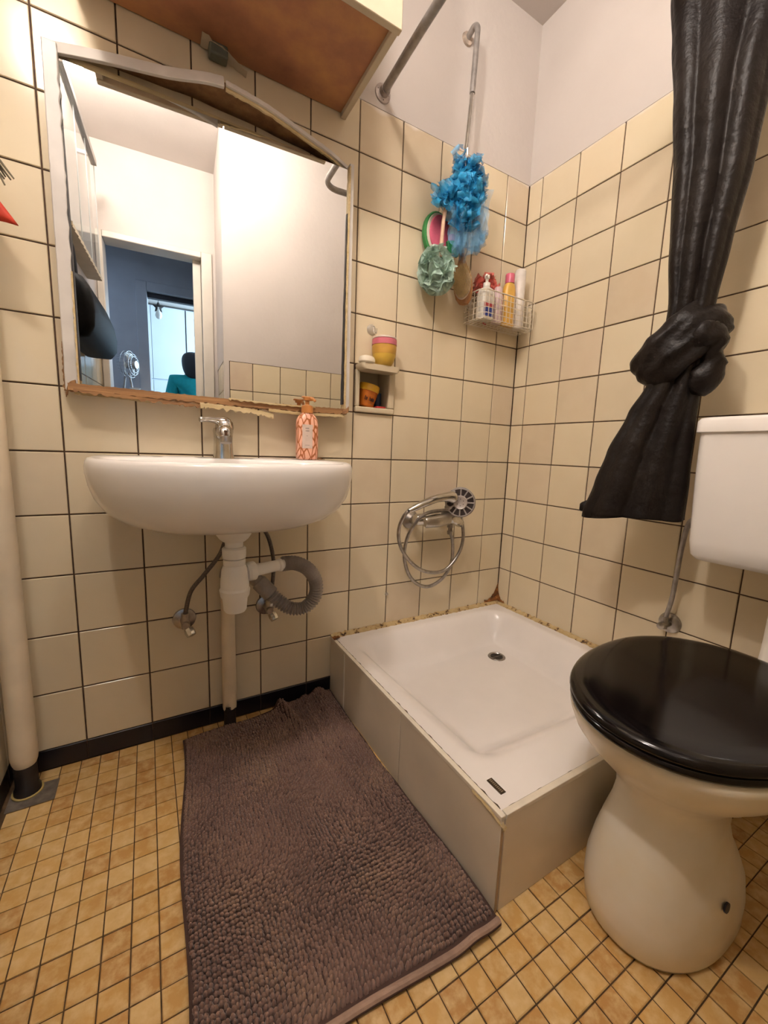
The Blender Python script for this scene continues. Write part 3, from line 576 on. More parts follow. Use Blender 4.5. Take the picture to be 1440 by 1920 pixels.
def supply(name, label, hose, vx, vz, sx=1):
    t = thing(name, label, 'water hose', (vx, 0, vz))
    obj('hose', G().tube(spline(hose, 10), 0.0058, 12), M('braided_hose', (0.16, 0.13, 0.11), 0.4, 0.7, var=0.4, vscale=300, bmp=0.8, bscale=500), t)
    obj('escutcheon', G().lathe([(0, 0), (0.030, 0.0), (0.029, 0.005), (0.016, 0.010), (0, 0.010)], (vx, -0.001, vz), d=(0, -1, 0)), CHROMED, t)
    obj('valve_body', G().lathe([(0, 0), (0.011, 0), (0.011, 0.045), (0.009, 0.05), (0, 0.05)], (vx, -0.008, vz), d=(0, -1, 0)).lathe([(0, -0.012), (0.010, -0.012), (0.010, 0.03), (0, 0.03)], (vx, -0.042, vz)), CHROMED, t)
    obj('valve_knob', G().lathe([(0, 0), (0.012, 0.0), (0.0135, 0.012), (0.012, 0.022), (0, 0.024)], (vx+0.006*sx, -0.048, vz-0.012), d=(0.3*sx, -0.6, -0.7), n=8), CHROME, t, smooth=20)
supply('water_hose', 'braided water hose and valve at left under the washbasin', [(-1.09, -0.10, 0.66), (-1.113, -0.06, 0.590), (-1.133, -0.052, 0.535), (-1.173, -0.05, 0.483), (-1.207, -0.046, 0.438), (-1.222, -0.042, 0.375)], -1.222, 0.348)
supply('water_hose', 'braided water hose and valve behind the corrugated hose', [(-1.075, -0.08, 0.66), (-1.022, -0.035, 0.612), (-0.994, -0.03, 0.570), (-0.979, -0.03, 0.499), (-0.983, -0.034, 0.43), (-0.995, -0.042, 0.375)], -0.996, 0.352)
# heating pipe in the corner
hpq = thing('heating_pipe', 'thick cream painted pipe standing in the left corner', 'pipe', (-1.571, -0.06, 0))
obj('pipe', G().lathe([(0.020, 0.072), (0.0245, 0.085), (0.0265, 0.10), (0.0255, 0.14), (0.0255, ZC-0.001)], (-1.573, -0.062, 0)), BEIGEPIPE, hpq)
obj('iron_foot', G().lathe([(0, 0), (0.026, 0.0), (0.026, 0.012), (0.022, 0.02), (0.021, 0.10), (0, 0.10)], (-1.573, -0.062, 0.0005)), IRON, hpq)
obj('floor_ring', G().tube([Vector((-1.573+0.028*cos(a), -0.062+0.028*sin(a), 0.004)) for a in [2*pi*k/20 for k in range(20)]], 0.0025, 6, closed=True), M('yellowed_ring', (0.5, 0.36, 0.12), 0.6), hpq, label='yellowed ring')
solo('putty_patch', G().grid(lambda u, v: (-1.605+0.09*u, -0.115+0.07*v, 0.0012+0.004*max(0, nz((u*4, v*4, 5)))*sin(pi*u)*sin(pi*v)), 12, 10), M('grey_putty', (0.16, 0.13, 0.10), 0.8, var=0.4, vscale=60), 'grey putty smeared on the floor round the corner pipe', 'putty')

# ------------------------------------------------------------ soap niche
CREAMC = M('cream_ceramic_niche', (0.62, 0.52, 0.36), 0.2, var=0.08)
ni = thing('soap_niche', 'built-in cream ceramic soap niche with a shelf lip', 'soap niche', (-0.637, 0, NZ0))
x0, x1, z0, z1 = NX0+0.003, NX1-0.003, NZ0+0.001, NZ1-0.003
g = G().box(x0, x1, -0.010, 0.006, z0, z0+0.018).box(x0, x0+0.014, -0.010, 0.006, z0+0.018, z1-0.012).box(x1-0.022, x1, -0.010, 0.006, z0+0.018, z1-0.012)
obj('frame', g, CREAMC, ni, bevel=0.004, bseg=3)
obj('recess', G().box(x0+0.008, x0+0.012, 0.006, 0.085, z0+0.014, z1).box(x1-0.016, x1-0.012, 0.006, 0.085, z0+0.014, z1).box(x0+0.012, x1-0.016, 0.006, 0.085, z0+0.014, z0+0.018).box(x0+0.012, x1-0.016, 0.081, 0.085, z0+0.018, z1).box(x0+0.012, x1-0.016, 0.006, 0.085, z1-0.004, z1), CREAMC, ni)
sh = [rrect(-0.642, -0.027, z, hx, 0.029, 0.012) for hx, z in ((0.062, NZ1-0.022), (0.067, NZ1-0.017), (0.070, NZ1-0.009), (0.069, NZ1-0.004), (0.065, NZ1-0.004))]
obj('shelf_lip', G().loft(sh), CREAMC, ni, smooth=50)
solo('soap_bar', G().loft([superell(-0.690, -0.042, NZ1-0.0035+z, 0.026*s_, 0.020*s_, 2.4, 24) for s_, z in ((0.85, 0), (1, 0.004), (1, 0.012), (0.85, 0.019), (0.45, 0.0225), (0.05, 0.023))]), M('cream_soap', (0.72, 0.64, 0.5), 0.4), 'cream soap bar on the left of the niche shelf', 'soap')
jr = thing('jar', 'yellow jar with a pink band, standing on the niche shelf', 'jar', (-0.612, -0.038, NZ1-0.003)); o_ = (-0.626, -0.036, NZ1-0.0035)
YEL = flat('yellow_plastic', (0.66, 0.42, 0.06), 0.35); PINK = flat('pink_plastic', (0.62, 0.16, 0.20), 0.35)
obj('body', G().lathe([(0, 0), (0.021, 0), (0.025, 0.003), (0.032, 0.014), (0.0365, 0.030), (0.038, 0.048), (0.038, 0.062), (0, 0.062)], o_), YEL, jr)
obj('label_band', G().lathe([(0.0375, 0.034), (0.0388, 0.050), (0.0388, 0.060), (0.0375, 0.060)], o_), flat('amber_band', (0.55, 0.30, 0.05)), jr)
obj('lid', G().lathe([(0, 0.062), (0.0395, 0.062), (0.0395, 0.078), (0.037, 0.080), (0, 0.081)], o_), PINK, jr)
obj('lid_top', G().lathe([(0, 0.081), (0.0385, 0.081), (0.0375, 0.086), (0.01, 0.092), (0, 0.092)], o_), flat('pale_cream', (0.68, 0.56, 0.45)), jr)
j2 = thing('jar', 'orange jar with a yellow lid leaning inside the niche', 'jar', (-0.655, 0.03, NZ0+0.02)); ORG = flat('orange_translucent', (0.55, 0.15, 0.015), 0.25)
jd = Vector((0.22, -0.08, 1)); o_ = (-0.655, 0.036, NZ0+0.023)
obj('body', G().lathe([(0, 0), (0.025, 0), (0.029, 0.004), (0.0325, 0.040), (0.033, 0.052), (0, 0.052)], o_, d=jd), ORG, j2)
obj('lid', G().lathe([(0, 0.052), (0.035, 0.052), (0.0355, 0.070), (0.033, 0.074), (0, 0.075)], o_, d=jd), flat('bright_yellow', (0.75, 0.42, 0.02), 0.35), j2)
# illegible brand print on the jar, as little dark strokes round the front
g = G(); A = jd.normalized(); u_ = (Vector((1, 0, 0))-A*A.x).normalized(); q_ = A.cross(u_)
def jarpt(a, h, r_=0.0325): return Vector(o_)+A*h+(u_*cos(a)+q_*sin(a))*r_
for k, (a, hh) in enumerate([(-2.2, .014), (-2.08, .010), (-1.97, .010), (-1.72, .013), (-1.60, .009), (-1.49, .009), (-1.38, .012), (-1.27, .009), (-1.16, .010)]):
    base = 0.020; g.tube([jarpt(a, base), jarpt(a+0.03, base+hh)], 0.0012, 5); g.tube([jarpt(a, base+hh*0.6), jarpt(a+0.08, base+hh*0.7)], 0.0009, 5)
for k in range(9): g.tube([jarpt(-1.75+k*0.07, 0.012), jarpt(-1.71+k*0.07, 0.012)], 0.0008, 4)
obj('lettering', g, flat('dark_print', (0.08, 0.02, 0.01)), j2)['kind'] = 'stuff'
solo('tube', G().lathe([(0, 0), (0.011, 0), (0.011, 0.012), (0.012, 0.014), (0.013, 0.05), (0.0, 0.052)], (-0.598, 0.05, NZ0+0.0235), n=16), flat('dark_blue_plastic', (0.03, 0.06, 0.12)), 'dark blue tube behind the orange jar in the niche', 'tube')
solo('plastic_piece', G().box(-0.625, -0.590, 0.004, 0.030, NZ0+0.0195, NZ0+0.026), flat('red_plastic', (0.45, 0.03, 0.03)), 'flat red piece lying in the niche right of the orange jar', 'toiletry', bevel=0.002)
hk = thing('suction_hook', 'clear suction hook stuck on the tile above the yellow jar', 'hook', (-0.655, 0, 1.21))
CLR, _t, _b = nt('clear_plastic'); _b.inputs['Transmission Weight'].default_value = 0.8; _b.inputs['Roughness'].default_value = 0.15; _b.inputs['IOR'].default_value = 1.25; _b.inputs['Base Color'].default_value = (0.95, 0.92, 0.86, 1)
obj('cup', G().lathe([(0, 0.009), (0.006, 0.008), (0.012, 0.004), (0.017, 0.0), (0.016, 0), (0, 0.004)], (-0.655, -0.001, 1.215), d=(0, -1, 0)), CLR, hk)
obj('hook', G().tube(spline([(-0.655, -0.014, 1.222), (-0.655, -0.018, 1.205), (-0.655, -0.030, 1.200), (-0.655, -0.034, 1.212)], 5), 0.003, 8), CLR, hk)

# ------------------------------------------------------------ shower tray
TX0, TY0, TZ = -0.778, -0.785, 0.200
ty = thing('shower_tray', 'square white shower tray raised on beige panels in the corner', 'shower tray', (-0.39, -0.39, 0))
def tz(x, y):
    cx, cy, hx, hy, r_ = -0.395, -0.366, 0.346, 0.322, 0.085
    qx, qy = abs(x-cx)-(hx-r_), abs(y-cy)-(hy-r_)
    d = -(math.hypot(max(qx, 0), max(qy, 0))+min(max(qx, qy), 0)-r_)
    t = max(0, min(1, d/(0.08+0.10*max(0, min(1, (-x-y)/1.4-0.15))))); s_ = t*t*(3-2*t)
    z = TZ-0.098*s_
    if s_ > 0.99: z -= 0.006*max(0, 1-math.hypot(x+0.205, y+0.215)/0.45)
    return z
nn_ = 84
tb = G().grid(lambda u, v: (TX0+0.006+(0-0.002-TX0-0.006)*u, TY0+0.006+(-0.002-TY0-0.006)*v, tz(TX0+0.006+(-0.008-TX0)*u, TY0+0.006+(-0.008-TY0)*v)), nn_, nn_)
obj('tray', tb, TRAYM, ty, smooth=60)
CREAMSTRIP = M('cream_edge_strip', (0.78, 0.70, 0.57), 0.35, var=0.1, vscale=30)
obj('rim_trim', G().box(TX0-0.001, TX0+0.010, TY0, -0.002, TZ-0.007, TZ+0.002), CREAMSTRIP, ty, bevel=0.001)
obj('rim_trim', G().box(TX0+0.012, -0.002, TY0-0.001, TY0+0.012, TZ-0.007, TZ+0.002), CREAMSTRIP, ty, bevel=0.001)
DG = M('dirty_joint', (0.10, 0.065, 0.035), 0.9, var=0.6, vscale=90)
g = strip([(TX0+0.0125, TY0+0.01, TZ+0.0012), (TX0+0.0125, -0.4, TZ+0.0012), (TX0+0.0125, -0.004, TZ+0.0012)], 0.0022, 0.0006, (1, 0, 0), 0.0016, 160, 61, 0.0016)
g.v = [(x, y, z) for x, y, z in g.v]
obj('dirty_joint', strip([(TX0+0.0125, TY0+0.02, TZ-0.001), (TX0+0.0125, -0.4, TZ-0.001), (TX0+0.0125, -0.006, TZ-0.001)], 0.0016, 0.0, (1, 0, 0.0), 0.0016, 160, 61, 0.0016) if False else G().grid(lambda u, v: (TX0+0.0100+v*(0.0014+0.0045*max(0, nz((u*45, 1, 0))+0.12)), TY0+0.015+(-0.006-TY0-0.015)*u, TZ+0.0006), 160, 1), DG, ty)
obj('dirty_joint', G().grid(lambda u, v: (TX0+0.03+(-0.01-TX0-0.03)*u, TY0+0.0118+v*(0.0010+0.0014*max(0, nz((u*40, 5, 0)))), TZ+0.0006), 120, 1), DG, ty)
pan = [(-0.115, -0.003), (-0.45, -0.118), (TY0, -0.453)]
for a, b in pan: obj('side_panel', G().box(TX0, TX0+0.008, a, b, 0.0, TZ-0.006), PANEL, ty, bevel=0.001)
for a, b in ((TX0+0.010, -0.42), (-0.418, -0.002)): obj('front_panel', G().box(a, b, TY0, TY0+0.008, 0.0, TZ-0.006), PANEL, ty, bevel=0.001)
obj('panel_joint', G().box(TX0-0.0018, TX0+0.004, -0.1200, -0.1130, 0.001, TZ-0.009), M('light_joint', (0.80, 0.74, 0.62), 0.5), ty)
obj('corner_joint', G().box(TX0+0.0005, TX0+0.006, TY0-0.0008, TY0+0.001, 0, TZ-0.012), M('tan_joint', (0.42, 0.30, 0.18), 0.7), ty)
obj('broken_corner', strip([(TX0-0.001, TY0+0.075, TZ-0.002), (TX0-0.0015, TY0+0.03, TZ-0.004), (TX0+0.001, TY0+0.004, TZ-0.012), (TX0+0.006, TY0-0.002, TZ-0.020)], 0.008, 0.004, (0.5, 0, 0.8), 0.005, 40, 71), WOODR, ty)
dz = tz(-0.205, -0.215)
dr = obj('drain', G().lathe([(0, 0.001), (0.024, 0.001), (0.026, 0.003), (0.030, 0.003), (0.032, 0.0), (0, -0.002)], (-0.205, -0.215, dz+0.001)), CHROMED, ty, smooth=20)
g = G()
for k in range(-3, 4):
    L = math.sqrt(max(0.0001, 0.022**2-(k*0.0065)**2)); g.box(-0.205+k*0.0065-0.0018, -0.205+k*0.0065+0.0018, -0.215-L, -0.217, dz+0.002, dz+0.0028); g.box(-0.205+k*0.0065-0.0018, -0.205+k*0.0065+0.0018, -0.213, -0.215+L, dz+0.002, dz+0.0028)
obj('drain_slots', g, IRON, dr, smooth=0)['kind'] = 'stuff'
bdg = G().box(-0.7425, -0.7295, -0.748, -0.710, tz(-.736, -.73)+0.0002, tz(-.736, -.73)+0.0022)
bg_ = obj('badge', bdg, M('dark_metal_badge', (0.10, 0.075, 0.05), 0.35, 0.8), ty, bevel=0.0006, label='small dark maker badge on the tray rim')
g = G()
for k in range(9): g.box(-0.7385, -0.7335, -0.745+k*0.0038, -0.7433+k*0.0038, TZ+0.0021, TZ+0.0026)
obj('badge_lettering', g, M('badge_print', (0.4, 0.33, 0.22), 0.4, 0.6), bg_, smooth=0)['kind'] = 'stuff'
# caulk along both walls
def caulk(name, along, n_, mat, w0, h0, s0, s1, seed):
    rings = []
    for i in range(n_+1):
        u = s0+(s1-s0)*i/n_; ww = w0*(1+0.35*nz((i*0.3+seed, 0, 0))); hh = h0*(1+0.5*nz((i*0.4+seed, 4, 0)))
        sec = [(-0.0005, TZ+hh), (-ww*0.45, TZ+hh*0.75), (-ww, TZ+0.001), (-ww, TZ-0.002), (-0.0005, TZ-0.002)]
        rings.append([Vector((u, d, z)) if along == 'x' else Vector((d, u, z)) for d, z in sec])
    return obj(name, G().loft(rings), mat, ty, smooth=60)
caulk('caulk_line', 'x', 160, CAULK, 0.014, 0.012, TX0, -0.001, 1)
caulk('caulk_line', 'y', 160, CAULK, 0.014, 0.011, TY0, -0.001, 30)
g = G().grid(lambda u, v: (-0.075*u-0.0015, -0.0015-0.004*(1-v), TZ+0.012+(0.075*(1-u)**3+0.008+0.008*nz((u*9, 0, 2)))*v), 24, 6)
g.grid(lambda u, v: (-0.0015-0.004*(1-v), -0.045*u-0.0015, TZ+0.012+(0.07*(1-u)**4+0.006+0.006*nz((u*9, 3, 2)))*v), 24, 6)
obj('rust_stain', g, RUST, ty)
g = G().grid(lambda u, v: (TX0+0.0+0.026*v, -0.006-0.03*u*(1-0.4*v), TZ+0.004+0.004*nz((u*6, v*6, 9))), 8, 6)
obj('rust_stain', g, RUST, ty)

# ------------------------------------------------------------ shower mixer, hand shower and hose
mx = thing('shower_mixer', 'chrome shower mixer on the tiled wall above the tray', 'shower mixer', (-0.41, 0, 0.6))
for fx in (-0.475, -0.325):
    obj('wall_flange', G().lathe([(0, 0), (0.034, 0), (0.033, 0.006), (0.022, 0.014), (0.015, 0.020), (0.015, 0.045), (0, 0.045)], (fx, -0.001, 0.592), d=(0, -1, 0)), CHROMED, mx)
obj('body', G().lathe([(0, 0), (0.018, 0), (0.021, 0.005), (0.021, 0.04), (0.026, 0.055), (0.027, 0.075), (0.026, 0.10), (0.021, 0.115), (0.020, 0.165), (0.017, 0.172), (0, 0.172)], (-0.490, -0.058, 0.600), d=(1, 0, 0)), CHROME, mx, smooth=50)
SATIN = M('satin_chrome', (0.50, 0.47, 0.43), 0.32, 1.0, var=0.15, vscale=30)
lvp = spline([(-0.365, -0.088, 0.606), (-0.41, -0.104, 0.602), (-0.45, -0.112, 0.600), (-0.488, -0.114, 0.599)], 5)
obj('lever', G().tube(lvp, [0.024, 0.0245, 0.0245, 0.024, 0.0235, 0.023, 0.0225, 0.022, 0.0215, 0.021, 0.0205, 0.020, 0.0195, 0.019, 0.0185, 0.015], 14, flatx=0.6), SATIN, mx, smooth=50)
obj('neck', G().tube(spline([(-0.385, -0.075, 0.610), (-0.35, -0.080, 0.604), (-0.315, -0.072, 0.590), (-0.290, -0.060, 0.578)], 5), [0.024]*6+[0.022]*4+[0.019]*3+[0.017]*3, 16), CHROME, mx, smooth=50)
obj('outlet', G().lathe([(0, 0), (0.010, 0), (0.011, 0.012), (0.008, 0.014), (0.008, 0.024), (0.0125, 0.026), (0.0125, 0.045), (0, 0.045)], (-0.333, -0.060, 0.538), n=14), CHROMED, mx)
obj('cradle', G().lathe([(0, 0), (0.013, 0), (0.014, 0.01), (0.012, 0.028), (0.015, 0.030), (0.015, 0.045), (0, 0.045)], (-0.372, -0.070, 0.612), d=(0.15, -0.5, 1), n=12), CHROMED, mx, smooth=25)
hs = thing('hand_shower', 'chrome hand shower with round spoked head resting on the mixer', 'hand shower', (-0.40, -0.12, 0.65))
hl = spline([(-0.548, -0.100, 0.640), (-0.53, -0.103, 0.648), (-0.49, -0.108, 0.665), (-0.44, -0.110, 0.680), (-0.39, -0.108, 0.684), (-0.362, -0.106, 0.680)], 4)
obj('handle', G().tube(hl, [0.008, 0.009, 0.0095, 0.010, 0.0105, 0.0115, 0.012, 0.0125, 0.013, 0.0135, 0.0135, 0.0135, 0.0135, 0.014, 0.015, 0.016, 0.018, 0.020, 0.022, 0.022, 0.020], 14), CHROME, hs, smooth=50)
HD = Vector((-0.62, -0.74, 0.05)).normalized(); HO = Vector((-0.338, -0.112, 0.664))
obj('head', G().lathe([(0, -0.020), (0.030, -0.018), (0.050, -0.006), (0.054, 0.002), (0.053, 0.007), (0.049, 0.008), (0, 0.008)], HO, d=HD, n=40), CHROMED, hs, smooth=40)
obj('face_ring', G().lathe([(0.047, 0.0082), (0.022, 0.0082), (0.022, 0.009), (0.047, 0.009)], HO, d=HD, n=40), M('dark_face', (0.09, 0.065, 0.06), 0.4), hs)
u_ = (Z_-HD*HD.z).normalized(); q_ = HD.cross(u_)
g = G()
for k in range(12):
    a = 2*pi*k/12; e = u_*cos(a)+q_*sin(a); g.tube([HO+HD*0.0095+e*0.023, HO+HD*0.0095+e*0.047], 0.0026, 6)
g.lathe([(0.047, 0.008), (0.050, 0.008), (0.050, 0.012), (0.047, 0.012), (0.047, 0.008)], HO, d=HD, n=40)
obj('spokes', g, M('silver_plastic', (0.50, 0.45, 0.42), 0.3, 0.4), hs)
obj('centre_dial', G().lathe([(0, 0.008), (0.025, 0.008), (0.025, 0.013), (0.022, 0.016), (0.019, 0.0145), (0, 0.0145)], HO, d=HD, n=32), M('silver_plastic_dial', (0.50, 0.45, 0.42), 0.3, 0.4), hs)
g = G()
for k in range(6): a = 2*pi*k/6; g.lathe([(0, 0.0144), (0.0016, 0.0144), (0.0016, 0.0150), (0, 0.0150)], HO+(u_*cos(a)+q_*sin(a))*0.012, d=HD, n=8)
obj('nozzles', g, IRON, hs)
hh1 = [(-0.548, -0.1, 0.640), (-0.560, -0.092, 0.622), (-0.566, -0.075, 0.582), (-0.560, -0.065, 0.538), (-0.538, -0.06, 0.492), (-0.497, -0.058, 0.445), (-0.448, -0.058, 0.412), (-0.393, -0.06, 0.398), (-0.346, -0.062, 0.404), (-0.306, -0.064, 0.437), (-0.281, -0.066, 0.48), (-0.273, -0.066, 0.526), (-0.279, -0.066, 0.565), (-0.292, -0.072, 0.592), (-0.318, -0.088, 0.618), (-0.36, -0.092, 0.632),
       (-0.41, -0.090, 0.634), (-0.455, -0.085, 0.628), (-0.487, -0.078, 0.609), (-0.508, -0.070, 0.577), (-0.519, -0.058, 0.542), (-0.524, -0.050, 0.5), (-0.519, -0.045, 0.456), (-0.499, -0.042, 0.404), (-0.471, -0.040, 0.369), (-0.436, -0.040, 0.347), (-0.398, -0.042, 0.341), (-0.355, -0.046, 0.359), (-0.323, -0.05, 0.394), (-0.311, -0.054, 0.434), (-0.313, -0.057, 0.481), (-0.321, -0.060, 0.520), (-0.333, -0.060, 0.545)]
hp1 = spline(hh1, 16)
solo('shower_hose', G().tube(hp1, [0.0062+0.0007*cos(i*pi*0.9) for i in range(len(hp1))], 10), CHROMED, 'looped ribbed metal shower hose hanging from the mixer', 'hose', smooth=60)
solo('wall_screw', G().lathe([(0, 0), (0.006, 0), (0.005, 0.006), (0, 0.007)], (-0.5625, -0.001, 0.322), d=(0, -1, 0), n=12), CHROMED, 'small metal screw in the tile joint above the tray', 'screw')

# ------------------------------------------------------------ curtain rod, riser pipe
RX, RY = -0.65, -0.64
cr = thing('curtain_rod', 'grey metal curtain rod running out from the wall and bending to the right', 'curtain rod', (RX, -0.3, 1.88))
rp = [(RX+0.008, -0.004, 1.882), (RX, -0.2, 1.884), (RX-0.008, RY+0.09, 1.888)]+[(RX-0.008+0.06*(1-cos(a)), RY+0.06-0.06*sin(a), 1.889) for a in [pi/2*k/8 for k in range(9)]]+[(-0.3, RY, 1.895), (-0.003, RY, 1.90)]
obj('rod', G().tube(rp, 0.0115, 16), STEEL, cr, smooth=60)
rfl = obj('wall_flange', G().lathe([(0, 0), (0.026, 0), (0.025, 0.004), (0.015, 0.008), (0.0145, 0.022), (0, 0.022)], (RX+0.008, -0.001, 1.882), d=(0, -1, 0)), M('rusty_flange', (0.42, 0.36, 0.33), 0.45, 0.4, var=0.4, vscale=60), cr)
obj('wall_flange', G().lathe([(0, 0), (0.026, 0), (0.025, 0.004), (0.015, 0.008), (0.0145, 0.022), (0, 0.022)], (-0.001, RY, 1.90), d=(-1, 0, 0)), STEEL, cr)
for sx, sz in ((0.018, -0.004), (-0.018, 0.004), (0.0, -0.019)): obj('screw', G().lathe([(0, 0.002), (0.004, 0.003), (0, 0.008)], (RX+0.008+sx, -0.001, 1.882+sz), d=(0, -1, 0), n=8), IRON, rfl)
rs_ = thing('riser_pipe', 'thin grey shower pipe coming down the white wall with a hook at its end', 'pipe', (-0.34, 0, 1.75))
obj('pipe', G().tube([(-0.338, -0.001, 2.162), (-0.338, -0.03, 2.172)]+[(-0.338, -0.03-0.022*sin(a), 2.150+0.022*cos(a)) for a in [pi/2*k/6 for k in range(7)]]+[(-0.347, -0.055, 1.97)], 0.0088, 14), STEEL, rs_, smooth=60)
obj('lower_rod', G().tube([(-0.347, -0.055, 1.975), (-0.368, -0.062, 1.745)], 0.0065, 12), CHROME, rs_, smooth=60)
obj('wall_plate', G().lathe([(0, 0), (0.02, 0), (0.018, 0.006), (0, 0.008)], (-0.338, -0.001, 2.162), d=(0, -1, 0)), M('rust_plate', (0.50, 0.40, 0.32), 0.6, var=0.4, vscale=50), rs_)
obj('hook', G().tube(spline([(-0.367, -0.062, 1.752), (-0.373, -0.075, 1.748), (-0.377, -0.085, 1.760), (-0.378, -0.086, 1.785)], 5), 0.0045, 10), CHROMED, rs_)

# ------------------------------------------------------------ hanging bath things
def ruffles(items, seed):
    random.seed(seed); g = G()
    for (c_, d_, L, W, A, fr_) in items:
        c_ = Vector(c_); d_ = Vector(d_).normalized(); s_ = d_.cross(Vector((random.uniform(-1, 1), random.uniform(-1, 1), random.uniform(-1, 1)))).normalized(); n_ = d_.cross(s_)
        ph, ph2 = random.uniform(0, 6), random.uniform(0, 6); sd = random.uniform(0, 50)
        def fn(u, v):
            uu = (u-0.5)*L; a = A*(0.35+v)
            return c_+d_*(uu+0.3*a*sin(u*fr_*1.7+ph2)) + s_*(W*(v-0.5)+0.35*A*nz((u*3, v*2, sd))) + n_*(a*sin(u*fr_+ph+v*1.2)+A*0.6*nz((u*4+sd, v*3, 0)))
        g.grid(fn, 30, 4)
    return g
def rnd(a): return random.uniform(-a, a)
random.seed(5); it = []
hub = Vector((-0.370, -0.082, 1.69))
for k in range(60):
    it.append(((-0.362+rnd(0.036), -0.085+rnd(0.026), 1.700+rnd(0.042)), (rnd(1), rnd(0.5), rnd(1)), 0.085, 0.030, 0.011, 21))
for k in range(34):
    it.append(((-0.378+rnd(0.030), -0.088+rnd(0.022), 1.625+rnd(0.035)), (rnd(0.6), rnd(0.3), 1), 0.10, 0.034, 0.011, 18))
for k in range(14): it.append(((-0.445+rnd(0.024), -0.078+rnd(0.014), 1.640+rnd(0.024)), (1, rnd(0.4), 0.8+rnd(0.5)), 0.085, 0.034, 0.009, 17))
g1 = ruffles(it, 5); it = []
for k in range(12): it.append(((-0.385+rnd(0.032), -0.090+rnd(0.014), 1.545+rnd(0.02)), (rnd(0.25), rnd(0.2), 1), 0.14, 0.045, 0.008, 9))
for k in range(7): it.append(((-0.322+rnd(0.018), -0.088+rnd(0.012), 1.590+rnd(0.03)), (0.1+rnd(0.3), rnd(0.2), 1), 0.14, 0.045, 0.010, 10))
for k in range(4): it.append(((-0.312+rnd(0.012), -0.088, 1.53), (0.5, 0, 1), 0.08, 0.035, 0.013, 12))
g2 = ruffles(it, 8)
bs = thing('bath_pouf', 'large bright blue mesh bath pouf hanging from the shower pipe', 'bath pouf', (-0.37, -0.08, 1.6))
obj('mesh_ruffles', g1, m_net('blue_tulle', (0.02, 0.36, 0.68), 0.6), bs, smooth=80)
obj('loose_mesh', g2, m_net('pale_blue_tulle', (0.20, 0.46, 0.70), 0.34), bs, smooth=80)
obj('cord', G().tube(spline([(-0.378, -0.086, 1.778), (-0.385, -0.088, 1.74), (-0.375, -0.085, 1.70)], 5), 0.002, 6), WPLAST, bs)
# green pouf on a stick
pb = thing('bath_pouf', 'pale green mesh pouf on a pink stick, hanging low', 'bath pouf', (-0.46, -0.06, 1.42))
PC = Vector((-0.462, -0.072, 1.416)); random.seed(11); g = G()
for k in range(46):
    d_ = Vector((random.gauss(0, 1), random.gauss(0, 1), random.gauss(0, 1))).normalized()
    s_ = d_.cross(Vector((rnd(1), rnd(1), rnd(1)))).normalized(); t_ = d_.cross(s_); R0 = random.uniform(0.038, 0.052); ph = rnd(3)
    def fn(u, v, d_=d_, s_=s_, t_=t_, R0=R0, ph=ph):
        a = 2.3*(u-0.5); r_ = R0+0.020*v
        return PC + ((d_*cos(a)+s_*sin(a))*r_ + t_*(0.007*sin(u*19+ph)*(0.4+v)+0.010*(v-0.5)))*1.0
    g.grid(fn, 24, 3)
g.v = [(PC.x+(x-PC.x)*0.94, PC.y+(y-PC.y)*0.85, PC.z+(z-PC.z)*1.08) for x, y, z in g.v]
g.lathe([(0.030*sin(pi*k/10), -0.034*cos(pi*k/10)) for k in range(11)], PC, n=20)
obj('mesh_ball', g, m_net('sage_tulle', (0.42, 0.58, 0.48), 0.72), pb, smooth=80)
obj('stick', G().tube([(-0.455, -0.076, 1.455), (-0.448, -0.074, 1.56), (-0.436, -0.080, 1.675)], [0.0065, 0.006, 0.005], 12), flat('pale_pink_wood', (0.66, 0.42, 0.28), 0.4), pb)
# wooden brush
br = thing('bath_brush', 'wooden long-handled bath brush with pale bristles, hanging beside the poufs', 'brush', (-0.34, -0.06, 1.4))
BW = m_wood('varnished_wood', (0.28, 0.12, 0.04), (0.48, 0.24, 0.09), (40, 40, 6), 0.35)
BD = Vector((-0.72, -0.66, 0.1)).normalized(); 
prof = [(0.0, 1.338), (0.016, 1.342), (0.027, 1.358), (0.032, 1.385), (0.032, 1.410), (0.027, 1.437), (0.018, 1.458), (0.011, 1.480), (0.0085, 1.505), (0.0085, 1.56), (0.009, 1.61), (0.007, 1.64), (0.0, 1.645)]
side = Vector((0, 0, 1)).cross(BD).normalized(); rings = []
for hw, z in prof:
    cc = Vector((-0.338-(z-1.4)*0.14, -0.055, z)); th = 0.009
    rings.append([cc+side*(max(hw, 0.001)*cos(a))+BD*(th*min(1, hw/0.01+0.1)*sin(a)) for a in [2*pi*k/20 for k in range(20)]])
obj('handle', G().loft(rings), BW, br, smooth=50)
BC = Vector((-0.338, -0.055, 1.400))+BD*0.009
def pad(t0, t1, s0, s1): 
    return G().loft([[BC+BD*t+side*(0.030*s_*cos(a))+Z_*(0.052*s_*sin(a)) for a in [2*pi*k/28 for k in range(28)]] for t, s_ in ((t0, s0), (t1, s1))])
obj('rubber_pad', pad(0.0, 0.006, 0.95, 0.92), flat('pale_pad', (0.55, 0.44, 0.36)), br)
random.seed(3); g = G()
for i in range(-7, 8):
    for j in range(-12, 13):
        a, b = i/7.5, j/12.5
        if a*a+b*b < 0.92:
            p0 = BC+BD*0.005+side*(0.029*a)+Z_*(0.050*b); p1 = p0+BD*0.026+side*(0.004*a+rnd(0.0008))+Z_*(0.006*b+rnd(0.0008)); g.tube([p0, p1], [0.0013, 0.0009], 4)
obj('bristles', g, flat('straw_bristle', (0.66, 0.50, 0.25), 0.7), br, smooth=0)
